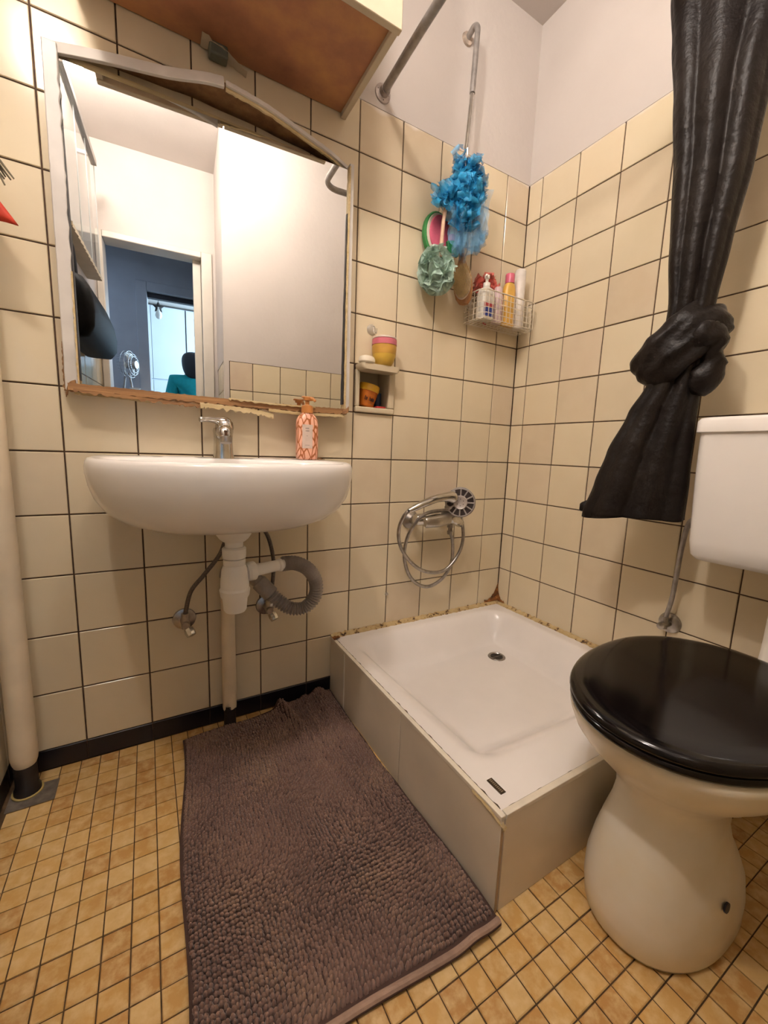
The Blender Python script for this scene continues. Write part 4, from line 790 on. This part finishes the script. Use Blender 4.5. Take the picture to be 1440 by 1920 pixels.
# watermelon sponge
sg = thing('bath_sponge', 'pink sponge with green rind hanging behind the blue pouf', 'sponge', (-0.43, -0.03, 1.53))
def slab(cx, cz, r_, y0, y1, a0=0.0, a1=2*pi, sx=0.75):
    n_ = 28; ring = [(cx+sx*r_*cos(a0+(a1-a0)*k/n_), cz+r_*sin(a0+(a1-a0)*k/n_)) for k in range(n_+1)]
    return G().loft([[Vector((x, y, z)) for x, z in ring] for y in (y0, y1)])
obj('rind', slab(-0.437, 1.545, 0.068, -0.012, -0.030), flat('green_foam', (0.05, 0.26, 0.07), 0.8), sg, bevel=0.003)
obj('white_ring', slab(-0.434, 1.545, 0.062, -0.014, -0.033), flat('white_foam', (0.65, 0.62, 0.50), 0.8), sg, bevel=0.002)
obj('pink_core', slab(-0.430, 1.545, 0.056, -0.016, -0.038), flat('pink_foam', (0.62, 0.12, 0.20), 0.8), sg, bevel=0.003)
sg2 = thing('scouring_pad', 'small dark green pad with pink back hanging under the blue pouf', 'sponge', (-0.40, -0.05, 1.5))
obj('green_pad', G().add([(-0.425, -0.072, 1.512), (-0.395, -0.072, 1.520), (-0.375, -0.072, 1.490), (-0.378, -0.072, 1.474), (-0.418, -0.072, 1.478),
                          (-0.425, -0.060, 1.512), (-0.395, -0.060, 1.520), (-0.375, -0.060, 1.490), (-0.378, -0.060, 1.474), (-0.418, -0.060, 1.478)],
                         [(0, 1, 2, 3, 4), (9, 8, 7, 6, 5), (0, 5, 6, 1), (1, 6, 7, 2), (2, 7, 8, 3), (3, 8, 9, 4), (4, 9, 5, 0)]), flat('dark_green_foam', (0.01, 0.16, 0.05), 0.6), sg2, bevel=0.002)
obj('pink_back', G().box(-0.402, -0.372, -0.060, -0.045, 1.488, 1.545), flat('rose_foam', (0.62, 0.12, 0.26), 0.7), sg2, bevel=0.003)

# ------------------------------------------------------------ wire basket and toiletries
bk = thing('wire_basket', 'white wire basket hung in the corner full of toiletries', 'basket', (-0.16, -0.05, 1.3))
WIRE = M('white_coated_wire', (0.68, 0.60, 0.47), 0.4)
bx0, bx1, by0, by1, bz0, bz1 = -0.285, -0.022, -0.100, -0.006, 1.300, 1.402
def outline(s_, z): return [Vector((x, y, z)) for x, y in ((bx0+(1-s_)*0.01, by1), (bx0+(1-s_)*0.01, by0+0.02), (bx0+0.02, by0+(1-s_)*0.006), (bx1-0.02, by0+(1-s_)*0.006), (bx1, by0+0.02), (bx1, by1))]
g = G()
for z in (bz0, bz0+0.018, bz0+0.036, bz0+0.054, bz0+0.072): g.tube(outline(1, z), 0.0012, 6, closed=True)
obj('side_wires', g, WIRE, bk)
obj('top_rim', G().tube(outline(1, bz1-0.01), 0.0022, 8, closed=True), WIRE, bk)
g = G()
for k in range(15):
    x = bx0+0.012+k*(bx1-bx0-0.024)/14; g.tube([(x, by0, bz1-0.01), (x, by0, bz0), (x, by1, bz0), (x, by1, bz1-0.01)], 0.0012, 6)
obj('front_wires', g, WIRE, bk)
g = G()
for k in range(4):
    y = by0+0.022+k*0.022; g.tube([(bx0, y, bz1-0.01), (bx0, y, bz0), (bx1, y, bz0), (bx1, y, bz1-0.01)], 0.0012, 6)
obj('base_wires', g, WIRE, bk)
BZ = bz0+0.0022
b1 = thing('pump_bottle', 'white pump bottle with a red and blue label, leftmost in the wire basket', 'bottle', (-0.245, -0.07, BZ))
rs = [rrect(-0.243, -0.068, BZ+z, hx, hy, r_, 5) for hx, hy, r_, z in ((0.026, 0.019, 0.012, 0), (0.029, 0.022, 0.014, 0.004), (0.029, 0.022, 0.014, 0.088), (0.024, 0.018, 0.013, 0.10), (0.012, 0.011, 0.010, 0.108), (0.010, 0.010, 0.0095, 0.112))]
obj('body', G().loft(rs), flat('white_bottle', (0.70, 0.66, 0.58), 0.35), b1, smooth=50)
g = G().lathe([(0, 0.110), (0.012, 0.110), (0.012, 0.122), (0.005, 0.124), (0.005, 0.136), (0.009, 0.137), (0.009, 0.147), (0, 0.148)], (-0.243, -0.068, BZ))
g.tube([(-0.243, -0.068, BZ+0.142), (-0.262, -0.085, BZ+0.140)], [0.005, 0.0035], 8)
obj('pump', g, WPLAST, b1)
obj('red_label', G().box(-0.268, -0.226, -0.0915, -0.0898, BZ+0.036, BZ+0.050), flat('red_print', (0.45, 0.05, 0.06)), b1)
obj('blue_label', G().box(-0.268, -0.226, -0.0915, -0.0898, BZ+0.008, BZ+0.038), flat('blue_print', (0.03, 0.05, 0.25)), b1)
solo('lotion_bottle', G().loft([superell(-0.184, -0.066, BZ+z, r_, r_*0.9, 2.0, 24) for r_, z in ((0.017, 0), (0.019, 0.004), (0.019, 0.090), (0.015, 0.098), (0.0145, 0.10), (0.0145, 0.118), (0.012, 0.121), (0.001, 0.122))]), flat('pale_lilac_bottle', (0.62, 0.46, 0.47), 0.35), 'pale lilac bottle, second from left in the wire basket', 'bottle', smooth=40)
b3 = thing('shampoo_bottle', 'yellow bottle with a pink cap in the wire basket', 'bottle', (-0.13, -0.064, BZ))
obj('body', G().loft([superell(-0.128, -0.062, BZ+z, rx, ry, 2.3, 28) for rx, ry, z in ((0.024, 0.016, 0), (0.026, 0.018, 0.005), (0.026, 0.018, 0.115), (0.023, 0.017, 0.135), (0.017, 0.015, 0.145), (0.015, 0.014, 0.147))]), flat('yellow_bottle', (0.72, 0.42, 0.08), 0.35), b3, smooth=50)
obj('cap', G().lathe([(0, 0.147), (0.0165, 0.147), (0.0165, 0.176), (0.015, 0.179), (0, 0.179)], (-0.128, -0.062, BZ)), flat('raspberry_cap', (0.60, 0.12, 0.19), 0.4), b3)
tdir = Vector((0.03, 0.035, 1)).normalized()
solo('tall_tube', G().lathe([(0, 0), (0.019, 0), (0.020, 0.004), (0.020, 0.205), (0.017, 0.210), (0, 0.211)], (-0.073, -0.060, BZ), d=tdir), flat('white_tube', (0.72, 0.66, 0.60), 0.4), 'tall white tube standing at the right of the wire basket', 'tube')
random.seed(21); it = []
for k in range(16): it.append(((-0.215+rnd(0.03), -0.035+rnd(0.012), 1.425+rnd(0.02)), (rnd(1), rnd(0.5), rnd(1)), 0.06, 0.035, 0.008, 12))
solo('flower_sponge', ruffles(it, 22), m_net('coral_tulle', (0.70, 0.14, 0.11), 0.85), 'coral red mesh sponge behind the white pump bottle', 'sponge', smooth=80)
rc_ = thing('razor', 'red handled razor standing behind the pump bottle', 'razor', (-0.205, -0.04, BZ))
obj('handle', G().tube([(-0.208, -0.030, BZ), (-0.208, -0.032, BZ+0.115)], 0.006, 10), flat('red_handle', (0.55, 0.03, 0.04), 0.35), rc_)
obj('head', G().box(-0.225, -0.191, -0.042, -0.030, BZ+0.112, BZ+0.128), flat('red_head', (0.55, 0.05, 0.05), 0.35), rc_, bevel=0.002)

# ------------------------------------------------------------ black curtain
cu = thing('shower_curtain', 'black plastic shower curtain knotted halfway down beside the cistern', 'curtain', (-0.17, -0.66, 0.68))
wd = Vector((0.473, -0.881, 0)); dd = Vector((0.881, 0.473, 0))
def fold(a, z, k1=8, k2=3, amp=0.13, tw=0.0):
    a = a+tw*z
    return 1+amp*(abs(sin(a*k1/2+0.7*sin(z*3)))-0.5)*1.3+0.10*sin(k2*a+2.0+z*1.3)+0.05*nz((cos(a)*3, sin(a)*3, z*5))
def curtain(secs, n=120, m=60, amp=0.13, tw=0.0, ragged=0.0):
    zs = [s_[0] for s_ in secs]; rings = []
    for i in range(m+1):
        z = zs[0]+(zs[-1]-zs[0])*i/m
        j = max(q for q in range(len(zs)-1) if (zs[q]-z)*(1 if zs[-1] < zs[0] else -1) >= -1e-9); j = min(j, len(zs)-2)
        t = (z-zs[j])/(zs[j+1]-zs[j]); t2 = t*t*(3-2*t)
        c0, c1 = secs[j], secs[j+1]; cx, cy, hw, hd = [c0[q]+(c1[q]-c0[q])*(t2*0.5+t*0.5) for q in (1, 2, 3, 4)]
        ring = []
        for k in range(n):
            a = 2*pi*k/n; f = fold(a, z, amp=amp, tw=tw); zz = z+(ragged*(cos(a)*0.6+0.3*sin(3*a)) if i == m else 0)
            p_ = Vector((cx, cy, zz))+wd*(hw*cos(a)*(0.9+0.1*f))+dd*(hd*sin(a)*f+hd*0.35*(f-1)*abs(cos(a)))
            p_.x = min(p_.x, -0.012); ring.append(p_)
        rings.append(ring)
    return G().loft(rings, False, False)
up = [(1.885, -0.150, -0.688, 0.125, 0.045), (1.78, -0.156, -0.690, 0.110, 0.045), (1.65, -0.168, -0.688, 0.086, 0.045), (1.48, -0.167, -0.692, 0.072, 0.04), (1.32, -0.168, -0.688, 0.058, 0.036), (1.20, -0.168, -0.688, 0.046, 0.032), (1.12, -0.172, -0.68, 0.04, 0.03)]
o = obj('upper_sheet', curtain(up, amp=0.30), CURT, cu, smooth=70); o.modifiers.new('solid', 'SOLIDIFY').thickness = 0.0008
lo = [(1.12, -0.175, -0.672, 0.056, 0.034), (1.02, -0.176, -0.676, 0.056, 0.032), (0.95, -0.182, -0.660, 0.072, 0.036), (0.85, -0.192, -0.645, 0.091, 0.042), (0.77, -0.197, -0.638, 0.103, 0.046), (0.685, -0.202, -0.628, 0.114, 0.05)]
o = obj('lower_sheet', curtain(lo, amp=0.34, ragged=0.012), CURT, cu, smooth=70); o.modifiers.new('solid', 'SOLIDIFY').thickness = 0.0008
def wrinkle(g, amp, sc, c_):
    c_ = Vector(c_); out = []
    for p_ in g.v:
        q = Vector(p_); d_ = (q-c_).normalized(); s1 = 1-abs(nz((q.x*sc, q.y*sc, (q.z+q.y*0.8)*sc*1.6)))*2
        out.append(tuple(q+d_*amp*(s1-0.5)))
    g.v = out; return g
C0 = Vector((-0.172, -0.675, 1.108)); tl = Vector((0, 0, 1))
# the wrap: a flattened band running from upper right, over the front, to lower left and round the back
A1 = (wd*0.062+Z_*0.062); B1 = -dd*0.040
path = [C0+A1*cos(a)+B1*sin(a) for a in [2*pi*k/48 for k in range(48)]]
rings = []
up_ = (Z_*0.75-wd*0.66).normalized()
for k, p_ in enumerate(path):
    a = 2*pi*k/48; t = (path[(k+1) % 48]-path[k-1]).normalized(); n_ = (p_-C0); n_ = (n_-up_*n_.dot(up_)); n_ = (n_-t*n_.dot(t)).normalized() if n_.length > 1e-5 else -dd
    b_ = t.cross(n_).normalized(); hw = 0.046+0.012*sin(a); hd = 0.020+0.006*sin(a)
    rings.append([p_+b_*hw*cos(q)+n_*hd*sin(q) for q in [2*pi*j/28 for j in range(28)]])
g = G().loft(rings, closed=True)
o = obj('knot', wrinkle(g, 0.012, 16, C0), CURT, cu, smooth=75); s_ = o.modifiers.new('sub', 'SUBSURF'); s_.levels = 1; s_.render_levels = 1
lob = spline([C0+wd*0.02+Z_*0.02-dd*0.035, C0+wd*0.058-Z_*0.005-dd*0.03, C0+wd*0.066-Z_*0.05-dd*0.02, C0+wd*0.045-Z_*0.085-dd*0.01, C0+wd*0.02-Z_*0.075], 8)
o = obj('knot_loop', wrinkle(G().tube(lob, [0.030+0.006*sin(i*0.35) for i in range(len(lob))], 24), 0.009, 22, C0), CURT, cu, smooth=75)
tip = spline([C0-wd*0.055-Z_*0.33-dd*0.01, C0-wd*0.105-Z_*0.375, C0-wd*0.145-Z_*0.402, C0-wd*0.178-Z_*0.405], 6)
obj('trailing_tip', wrinkle(G().tube(tip, [0.034, 0.034, 0.034, 0.033, 0.033, 0.032, 0.031, 0.030, 0.029, 0.028, 0.027, 0.026, 0.024, 0.022, 0.020, 0.018, 0.015, 0.012, 0.008], 18, flatx=0.5), 0.006, 25, C0), CURT, cu, smooth=75)
for k in range(7):
    x = -0.29+k*0.042; obj('curtain_ring', G().tube([Vector((x+0.003*cos(a*2), RY+0.018*cos(a), 1.892+0.018*sin(a))) for a in [2*pi*j/20 for j in range(20)]], 0.0016, 6, closed=True), WPLAST, cu)

# ------------------------------------------------------------ toilet, cistern
to = thing('toilet', 'white ceramic toilet with a closed black lid', 'toilet', (-0.45, -0.915, 0))
TCY = -0.915
def tsec(z, xf, xb, hy, e=2.2, n=56):
    cx = (xf+xb)/2; rx = (xb-xf)/2; out = []
    for k in range(n):
        a = 2*pi*k/n; ca, sa = cos(a), sin(a); ee = e if ca < 0 else 2.6
        out.append(Vector((cx+rx*math.copysign(abs(ca)**(2/ee), ca), TCY+hy*math.copysign(abs(sa)**(2/ee), sa), z)))
    return out
secs = [(0.0, -0.622, -0.315, 0.104), (0.012, -0.630, -0.312, 0.108), (0.05, -0.638, -0.312, 0.109), (0.09, -0.640, -0.322, 0.106), (0.13, -0.632, -0.345, 0.098), (0.17, -0.618, -0.372, 0.088), (0.205, -0.602, -0.382, 0.080), (0.235, -0.592, -0.370, 0.078), (0.262, -0.592, -0.335, 0.086), (0.285, -0.606, -0.295, 0.104), (0.31, -0.630, -0.250, 0.130), (0.335, -0.655, -0.235, 0.152), (0.36, -0.674, -0.225, 0.167), (0.385, -0.684, -0.220, 0.175), (0.398, -0.686, -0.218, 0.177), (0.402, -0.680, -0.222, 0.172)]
obj('bowl', G().loft([tsec(*s_) for s_ in secs]), CERAMIC, to, smooth=70)
obj('trap_outlet', G().tube(spline([(-0.36, TCY, 0.20), (-0.28, TCY, 0.235), (-0.20, TCY, 0.22), (-0.10, TCY, 0.18), (-0.002, TCY, 0.18)], 6), [0.072]*5+[0.066]*5+[0.058]*6+[0.052]*9, 24), CERAMIC, to, smooth=70)
obj('bolt_cap', G().lathe([(0, 0), (0.0085, 0), (0.0085, 0.003), (0, 0.004)], (-0.500, TCY-0.1035, 0.112), d=(-0.05, -1, 0.1), n=16), M('dark_bolt_cap', (0.01, 0.012, 0.035), 0.4), to)
LX0, LX1, LY = -0.700, -0.205, 0.186
def lsec(z, ins_, e=2.15, sh=0.0):
    n = 72; out = []; xf, xb, hy = LX0+ins_, LX1-ins_*0.6, LY-ins_; cx = xf*0.42+xb*0.58
    for k in range(n):
        a = 2*pi*k/n; ca, sa = cos(a), sin(a); rx = (cx-xf) if ca < 0 else (xb-cx)
        out.append(Vector((cx+rx*math.copysign(abs(ca)**(2/e), ca), TCY+hy*math.copysign(abs(sa)**(2/e), sa), z)))
    return out
obj('seat', G().loft([lsec(z, i_) for z, i_ in ((0.4025, 0.012), (0.404, 0.006), (0.410, 0.002), (0.416, 0.004), (0.418, 0.010))]), LIDM, to, smooth=60)
obj('lid', G().loft([lsec(z, i_) for z, i_ in ((0.4185, 0.010), (0.4195, 0.003), (0.4245, 0.0), (0.430, 0.002), (0.434, 0.008), (0.436, 0.018), (0.4368, 0.03), (0.4362, 0.045), (0.4355, 0.07), (0.4352, 0.11), (0.4352, 0.16))]), LIDM, to, smooth=60)
for s_ in (-1, 1): obj('hinge', G().lathe([(0, -0.015), (0.007, -0.015), (0.007, 0.015), (0, 0.015)], (-0.212, TCY+s_*0.06, 0.412), d=(0, 1, 0), n=16), LIDM, to)
cs = thing('cistern', 'white plastic cistern on the wall beside the knotted curtain', 'cistern', (-0.1, -0.925, 0.6))
CYL, CYR = -0.748, -1.115
def crs(z, xf, ins_): return rrect((xf-0.004)/2, (CYL+CYR)/2, z, (-0.004-xf)/2, (CYL-CYR)/2-ins_, 0.022, 6)
obj('tank', G().loft([crs(z, xf, i_) for z, xf, i_ in ((0.604, -0.165, 0.035), (0.607, -0.180, 0.020), (0.618, -0.188, 0.012), (0.65, -0.192, 0.008), (0.80, -0.197, 0.003), (0.905, -0.200, 0.002))]), WHITE, cs, smooth=50)
obj('tank_lid', G().loft([crs(z, xf, i_) for z, xf, i_ in ((0.900, -0.203, -0.001), (0.902, -0.206, -0.004), (0.926, -0.206, -0.004), (0.933, -0.202, 0.0), (0.935, -0.195, 0.007))]), WHITE, cs, smooth=50)
obj('flush_button', G().lathe([(0, 0.933), (0.025, 0.933), (0.025, 0.940), (0, 0.941)], (-0.1, -0.93, 0)), CHROME, cs)
solo('flush_pipe', G().tube(spline([(-0.085, -0.920, 0.615), (-0.088, -0.920, 0.50), (-0.092, -0.918, 0.40), (-0.115, -0.915, 0.31), (-0.17, TCY, 0.285), (-0.24, TCY, 0.29)], 6), 0.024, 20), WPLAST, 'white flush pipe between the cistern and the toilet bowl', 'pipe', smooth=60)
sv = thing('cistern_supply', 'thin grey supply tube with wall valve rising to the cistern', 'water hose', (0, -0.665, 0.37))
obj('tube', G().tube(spline([(-0.035, -0.668, 0.385), (-0.040, -0.680, 0.45), (-0.055, -0.690, 0.53), (-0.085, -0.705, 0.61), (-0.105, -0.722, 0.68), (-0.11, -0.748, 0.70)], 8), 0.0062, 10), STEEL, sv, smooth=60)
obj('escutcheon', G().lathe([(0, 0), (0.030, 0), (0.028, 0.006), (0.014, 0.012), (0, 0.012)], (-0.001, -0.668, 0.372), d=(-1, 0, 0)), CHROMED, sv)
obj('valve', G().lathe([(0, 0), (0.010, 0), (0.010, 0.045), (0, 0.047)], (-0.01, -0.668, 0.372), d=(-1, 0, 0)).lathe([(0, -0.01), (0.009, -0.01), (0.009, 0.025), (0, 0.025)], (-0.036, -0.668, 0.372)), CHROMED, sv)

# ------------------------------------------------------------ bath mat
bmt = thing('bath_mat', 'mauve brown chenille bath mat lying on the floor in front of the tray', 'bath mat', (-1.03, -0.42, 0))
def mat_xy(u, v):
    xl = -1.243-0.045*(1-v)+0.006*sin(v*9); xr = -0.784+0.003*sin(v*8)
    yt = -0.050+0.048*max(0, (u-0.0))**1.3+0.006*sin(u*11); yb = -0.800+0.010*sin(u*5)
    return xl+(xr-xl)*u, yb+(yt-yb)*v
def mat_h(u, v):
    x, y = mat_xy(u, v)
    h = 0.004+0.022*math.exp(-((u-0.885-0.02*sin(v*7))/0.045)**2)*(0.25+0.75*v)+0.016*math.exp(-((u-0.62-0.16*(1-v))/0.035)**2)*max(0, v-0.25)*1.6+0.007*max(0, nz((u*2.5, v*7, 6)))
    h += 0.014*math.exp(-((u-0.60-0.40*(1-v))/0.016)**2)*max(0, min(1, (v-0.45)*4))
    h += 0.010*math.exp(-((u-0.80-0.03*sin(v*6))/0.018)**2)*max(0, min(1, (v-0.2)*3))
    h += 0.006*max(0, nz((x*5, y*5, 3)))+0.012*max(0, v-0.93)/0.07*max(0, u-0.6)
    return h
NU, NV = 60, 90
def base(u, v): x, y = mat_xy(u, v); return (x, y, mat_h(u, v)+0.003)
g = G().grid(base, NU, NV)
o = obj('backing', g, M('mat_backing', (0.07, 0.035, 0.026), 0.9), bmt, smooth=70); sd = o.modifiers.new('solid', 'SOLIDIFY'); sd.thickness = 0.005; sd.offset = 0
random.seed(9)
prot_v = []; prot_f = []
for ri, (rr, zz) in enumerate(((1.0, 0.0), (0.92, 0.5), (0.5, 0.92))):
    for k in range(6): prot_v.append((rr*cos(2*pi*k/6+ri*0.5), rr*sin(2*pi*k/6+ri*0.5), zz))
prot_v.append((0, 0, 1.02))
for ri in range(2):
    for k in range(6): prot_f.append((ri*6+k, ri*6+(k+1) % 6, ri*6+6+(k+1) % 6, ri*6+6+k))
for k in range(6): prot_f.append((12+k, 12+(k+1) % 6, 18))
g = G(); LU, LV = 68, 92
for j in range(LV):
    for i in range(LU):
        u = 0.012+0.976*(i+0.5)/LU; v = 0.022+0.966*(j+0.5)/LV
        x, y = mat_xy(u+rnd(0.0035), v+rnd(0.0018)); z = mat_h(u, v)+0.005
        lean = 0.9*nz((x*7, y*7, 1)); lean2 = 0.9*nz((x*6, y*6, 8)); rx = 0.0043+0.0008*rnd(1); ry = 0.0045+0.0007*rnd(1); hz = 0.0095+0.004*nz((x*9, y*9, 4))+rnd(0.0018)
        g.add([(x+px*rx+lean*0.006*pz, y+py*ry+lean2*0.006*pz, z+pz*hz) for px, py, pz in prot_v], prot_f)
obj('chenille_loops', g, MATM, bmt, smooth=80)['kind'] = 'stuff'
obj('edging', G().tube([(mat_xy(u, 0.008)[0], mat_xy(u, 0.008)[1], mat_h(u, 0)+0.0045) for u in [k/60 for k in range(61)]], 0.0062, 10), MATEDGE, bmt)

# ------------------------------------------------------------ red cloth and tassel at the left
rc = thing('red_pennant', 'red triangular cloth hanging at the left of the mirror', 'cloth', (-1.56, -0.12, 1.25))
g = G().grid(lambda u, v: (-1.605+(0.118*(1-0.92*v))*u+0.0, -0.115+0.012*sin(u*5+v*2), 1.240+0.16*v-0.006*u), 12, 12)
o = obj('cloth', g, flat('red_felt', (0.52, 0.035, 0.01), 0.7), rc); o.modifiers.new('solid', 'SOLIDIFY').thickness = 0.004
tsl = thing('grey_tassel', 'grey green ragged tassel hanging above the red cloth', 'tassel', (-1.55, -0.11, 1.4))
random.seed(2); g = G()
for k in range(26):
    x0_ = -1.556+rnd(0.015); y0_ = -0.125+rnd(0.008); a = rnd(0.25)+0.22
    g.tube([(x0_-0.01, y0_, 1.40+rnd(0.01)), (x0_+a*0.05, y0_-0.004, 1.36), (x0_+a*0.12+rnd(0.006), y0_, 1.305+rnd(0.018))], [0.004, 0.0035, 0.0015], 5)
obj('strands', g, flat('olive_grey', (0.17, 0.14, 0.09), 0.8), tsl)
obj('cord', G().tube([(-1.611, -0.12, 1.47), (-1.575, -0.123, 1.45), (-1.545, -0.125, 1.395)], 0.003, 6), WOODB, tsl)
obj('hook', G().tube([(-1.611, -0.118, 1.475), (-1.602, -0.118, 1.475)], 0.005, 8), CHROMED, tsl)

# ------------------------------------------------------------ glass-fronted cabinet and bag on the left wall (seen in the mirror)
gc = thing('glass_screen', 'clear glass screen hanging from a metal rail on the left wall, seen in the mirror', 'screen', (-1.58, -1.1, 1.6))
gy0, gy1 = -1.42, -0.80
obj('top_rail', G().box(-1.566, -1.541, gy0, gy1, 2.095, 2.122), M('aluminium_rail', (0.42, 0.40, 0.38), 0.35, 0.7), gc, bevel=0.002)
for a, b in ((-1.42, -1.215), (-1.21, -1.01), (-1.005, -0.80)): obj('glass_pane', G().box(-1.556, -1.553, a, b, 1.605, 2.097), GLASS, gc, smooth=0)
for y in (-1.42, -1.2125, -1.0075): obj('pane_edge', G().box(-1.5575, -1.5515, y-0.0012, y+0.0012, 1.605, 2.097), M('glass_edge', (0.45, 0.47, 0.47), 0.3), gc, smooth=0)
for y in (-1.35, -0.87): obj('bracket', G().box(XL+0.001, -1.562, y-0.008, y+0.008, 2.098, 2.112), STEEL, gc)
g = strip([(-1.555, gy0, 1.60), (-1.555, -1.1, 1.60), (-1.555, gy1+0.0, 1.60)], 0.012, 0.003, (1, 0, 0.0), 0.0)
sh_ = thing('wall_shelf', 'beige board shelf with chipped edge under the glass screen, seen in the mirror', 'shelf', (-1.58, -1.1, 1.59))
rings = []
for i in range(60):
    y = gy0+(gy1-gy0)*i/59; e = -1.548+0.005*(((i*7) % 9)/9-0.5); rings.append([Vector((XL+0.002, y, 1.586)), Vector((e, y, 1.586)), Vector((e, y, 1.600)), Vector((XL+0.002, y, 1.600))])
obj('board', G().loft(rings), LAMB, sh_, smooth=0)
bg = thing('backpack', 'black bag with a blue side pocket hanging from the shelf, seen in the mirror', 'bag', (-1.55, -1.1, 1.2))
rings = []
for z, yf, yb, t in ((1.195, -1.27, -0.78, 0.022), (1.201, -1.32, -0.745, 0.046), (1.24, -1.36, -0.735, 0.056), (1.29, -1.36, -0.735, 0.058), (1.34, -1.31, -0.74, 0.056), (1.385, -1.20, -0.75, 0.050), (1.415, -1.08, -0.765, 0.040), (1.43, -0.98, -0.785, 0.026), (1.434, -0.95, -0.80, 0.015)):
    rings.append(rrect(XL+0.006+t/1.0, (yf+yb)/2, z, t, (yb-yf)/2, min(t, 0.03)*0.95, 6))
obj('bag_body', G().loft(rings), BLACKP, bg, smooth=60)
obj('side_pocket', G().loft([rrect(-1.535, -1.375, z, h_, 0.024, h_*0.6, 5) for z, h_ in ((1.225, 0.012), (1.23, 0.024), (1.29, 0.026), (1.335, 0.02), (1.34, 0.01))]), flat('blue_fabric', (0.02, 0.06, 0.42), 0.5), bg, smooth=60)
obj('strap', G().tube(spline([(-1.565, -0.90, 1.425), (-1.568, -0.90, 1.50), (-1.575, -0.90, 1.56), (-1.605, -0.90, 1.582)], 6), 0.022, 10, flatx=0.3), BLACKP, bg)
obj('handle_loop', G().tube(spline([(-1.575, -0.98, 1.428), (-1.575, -0.965, 1.455), (-1.575, -0.93, 1.455), (-1.575, -0.915, 1.425)], 5), 0.006, 8), BLACKP, bg)
for o in bpy.data.objects:
    if '_o' in o: del o['_o']
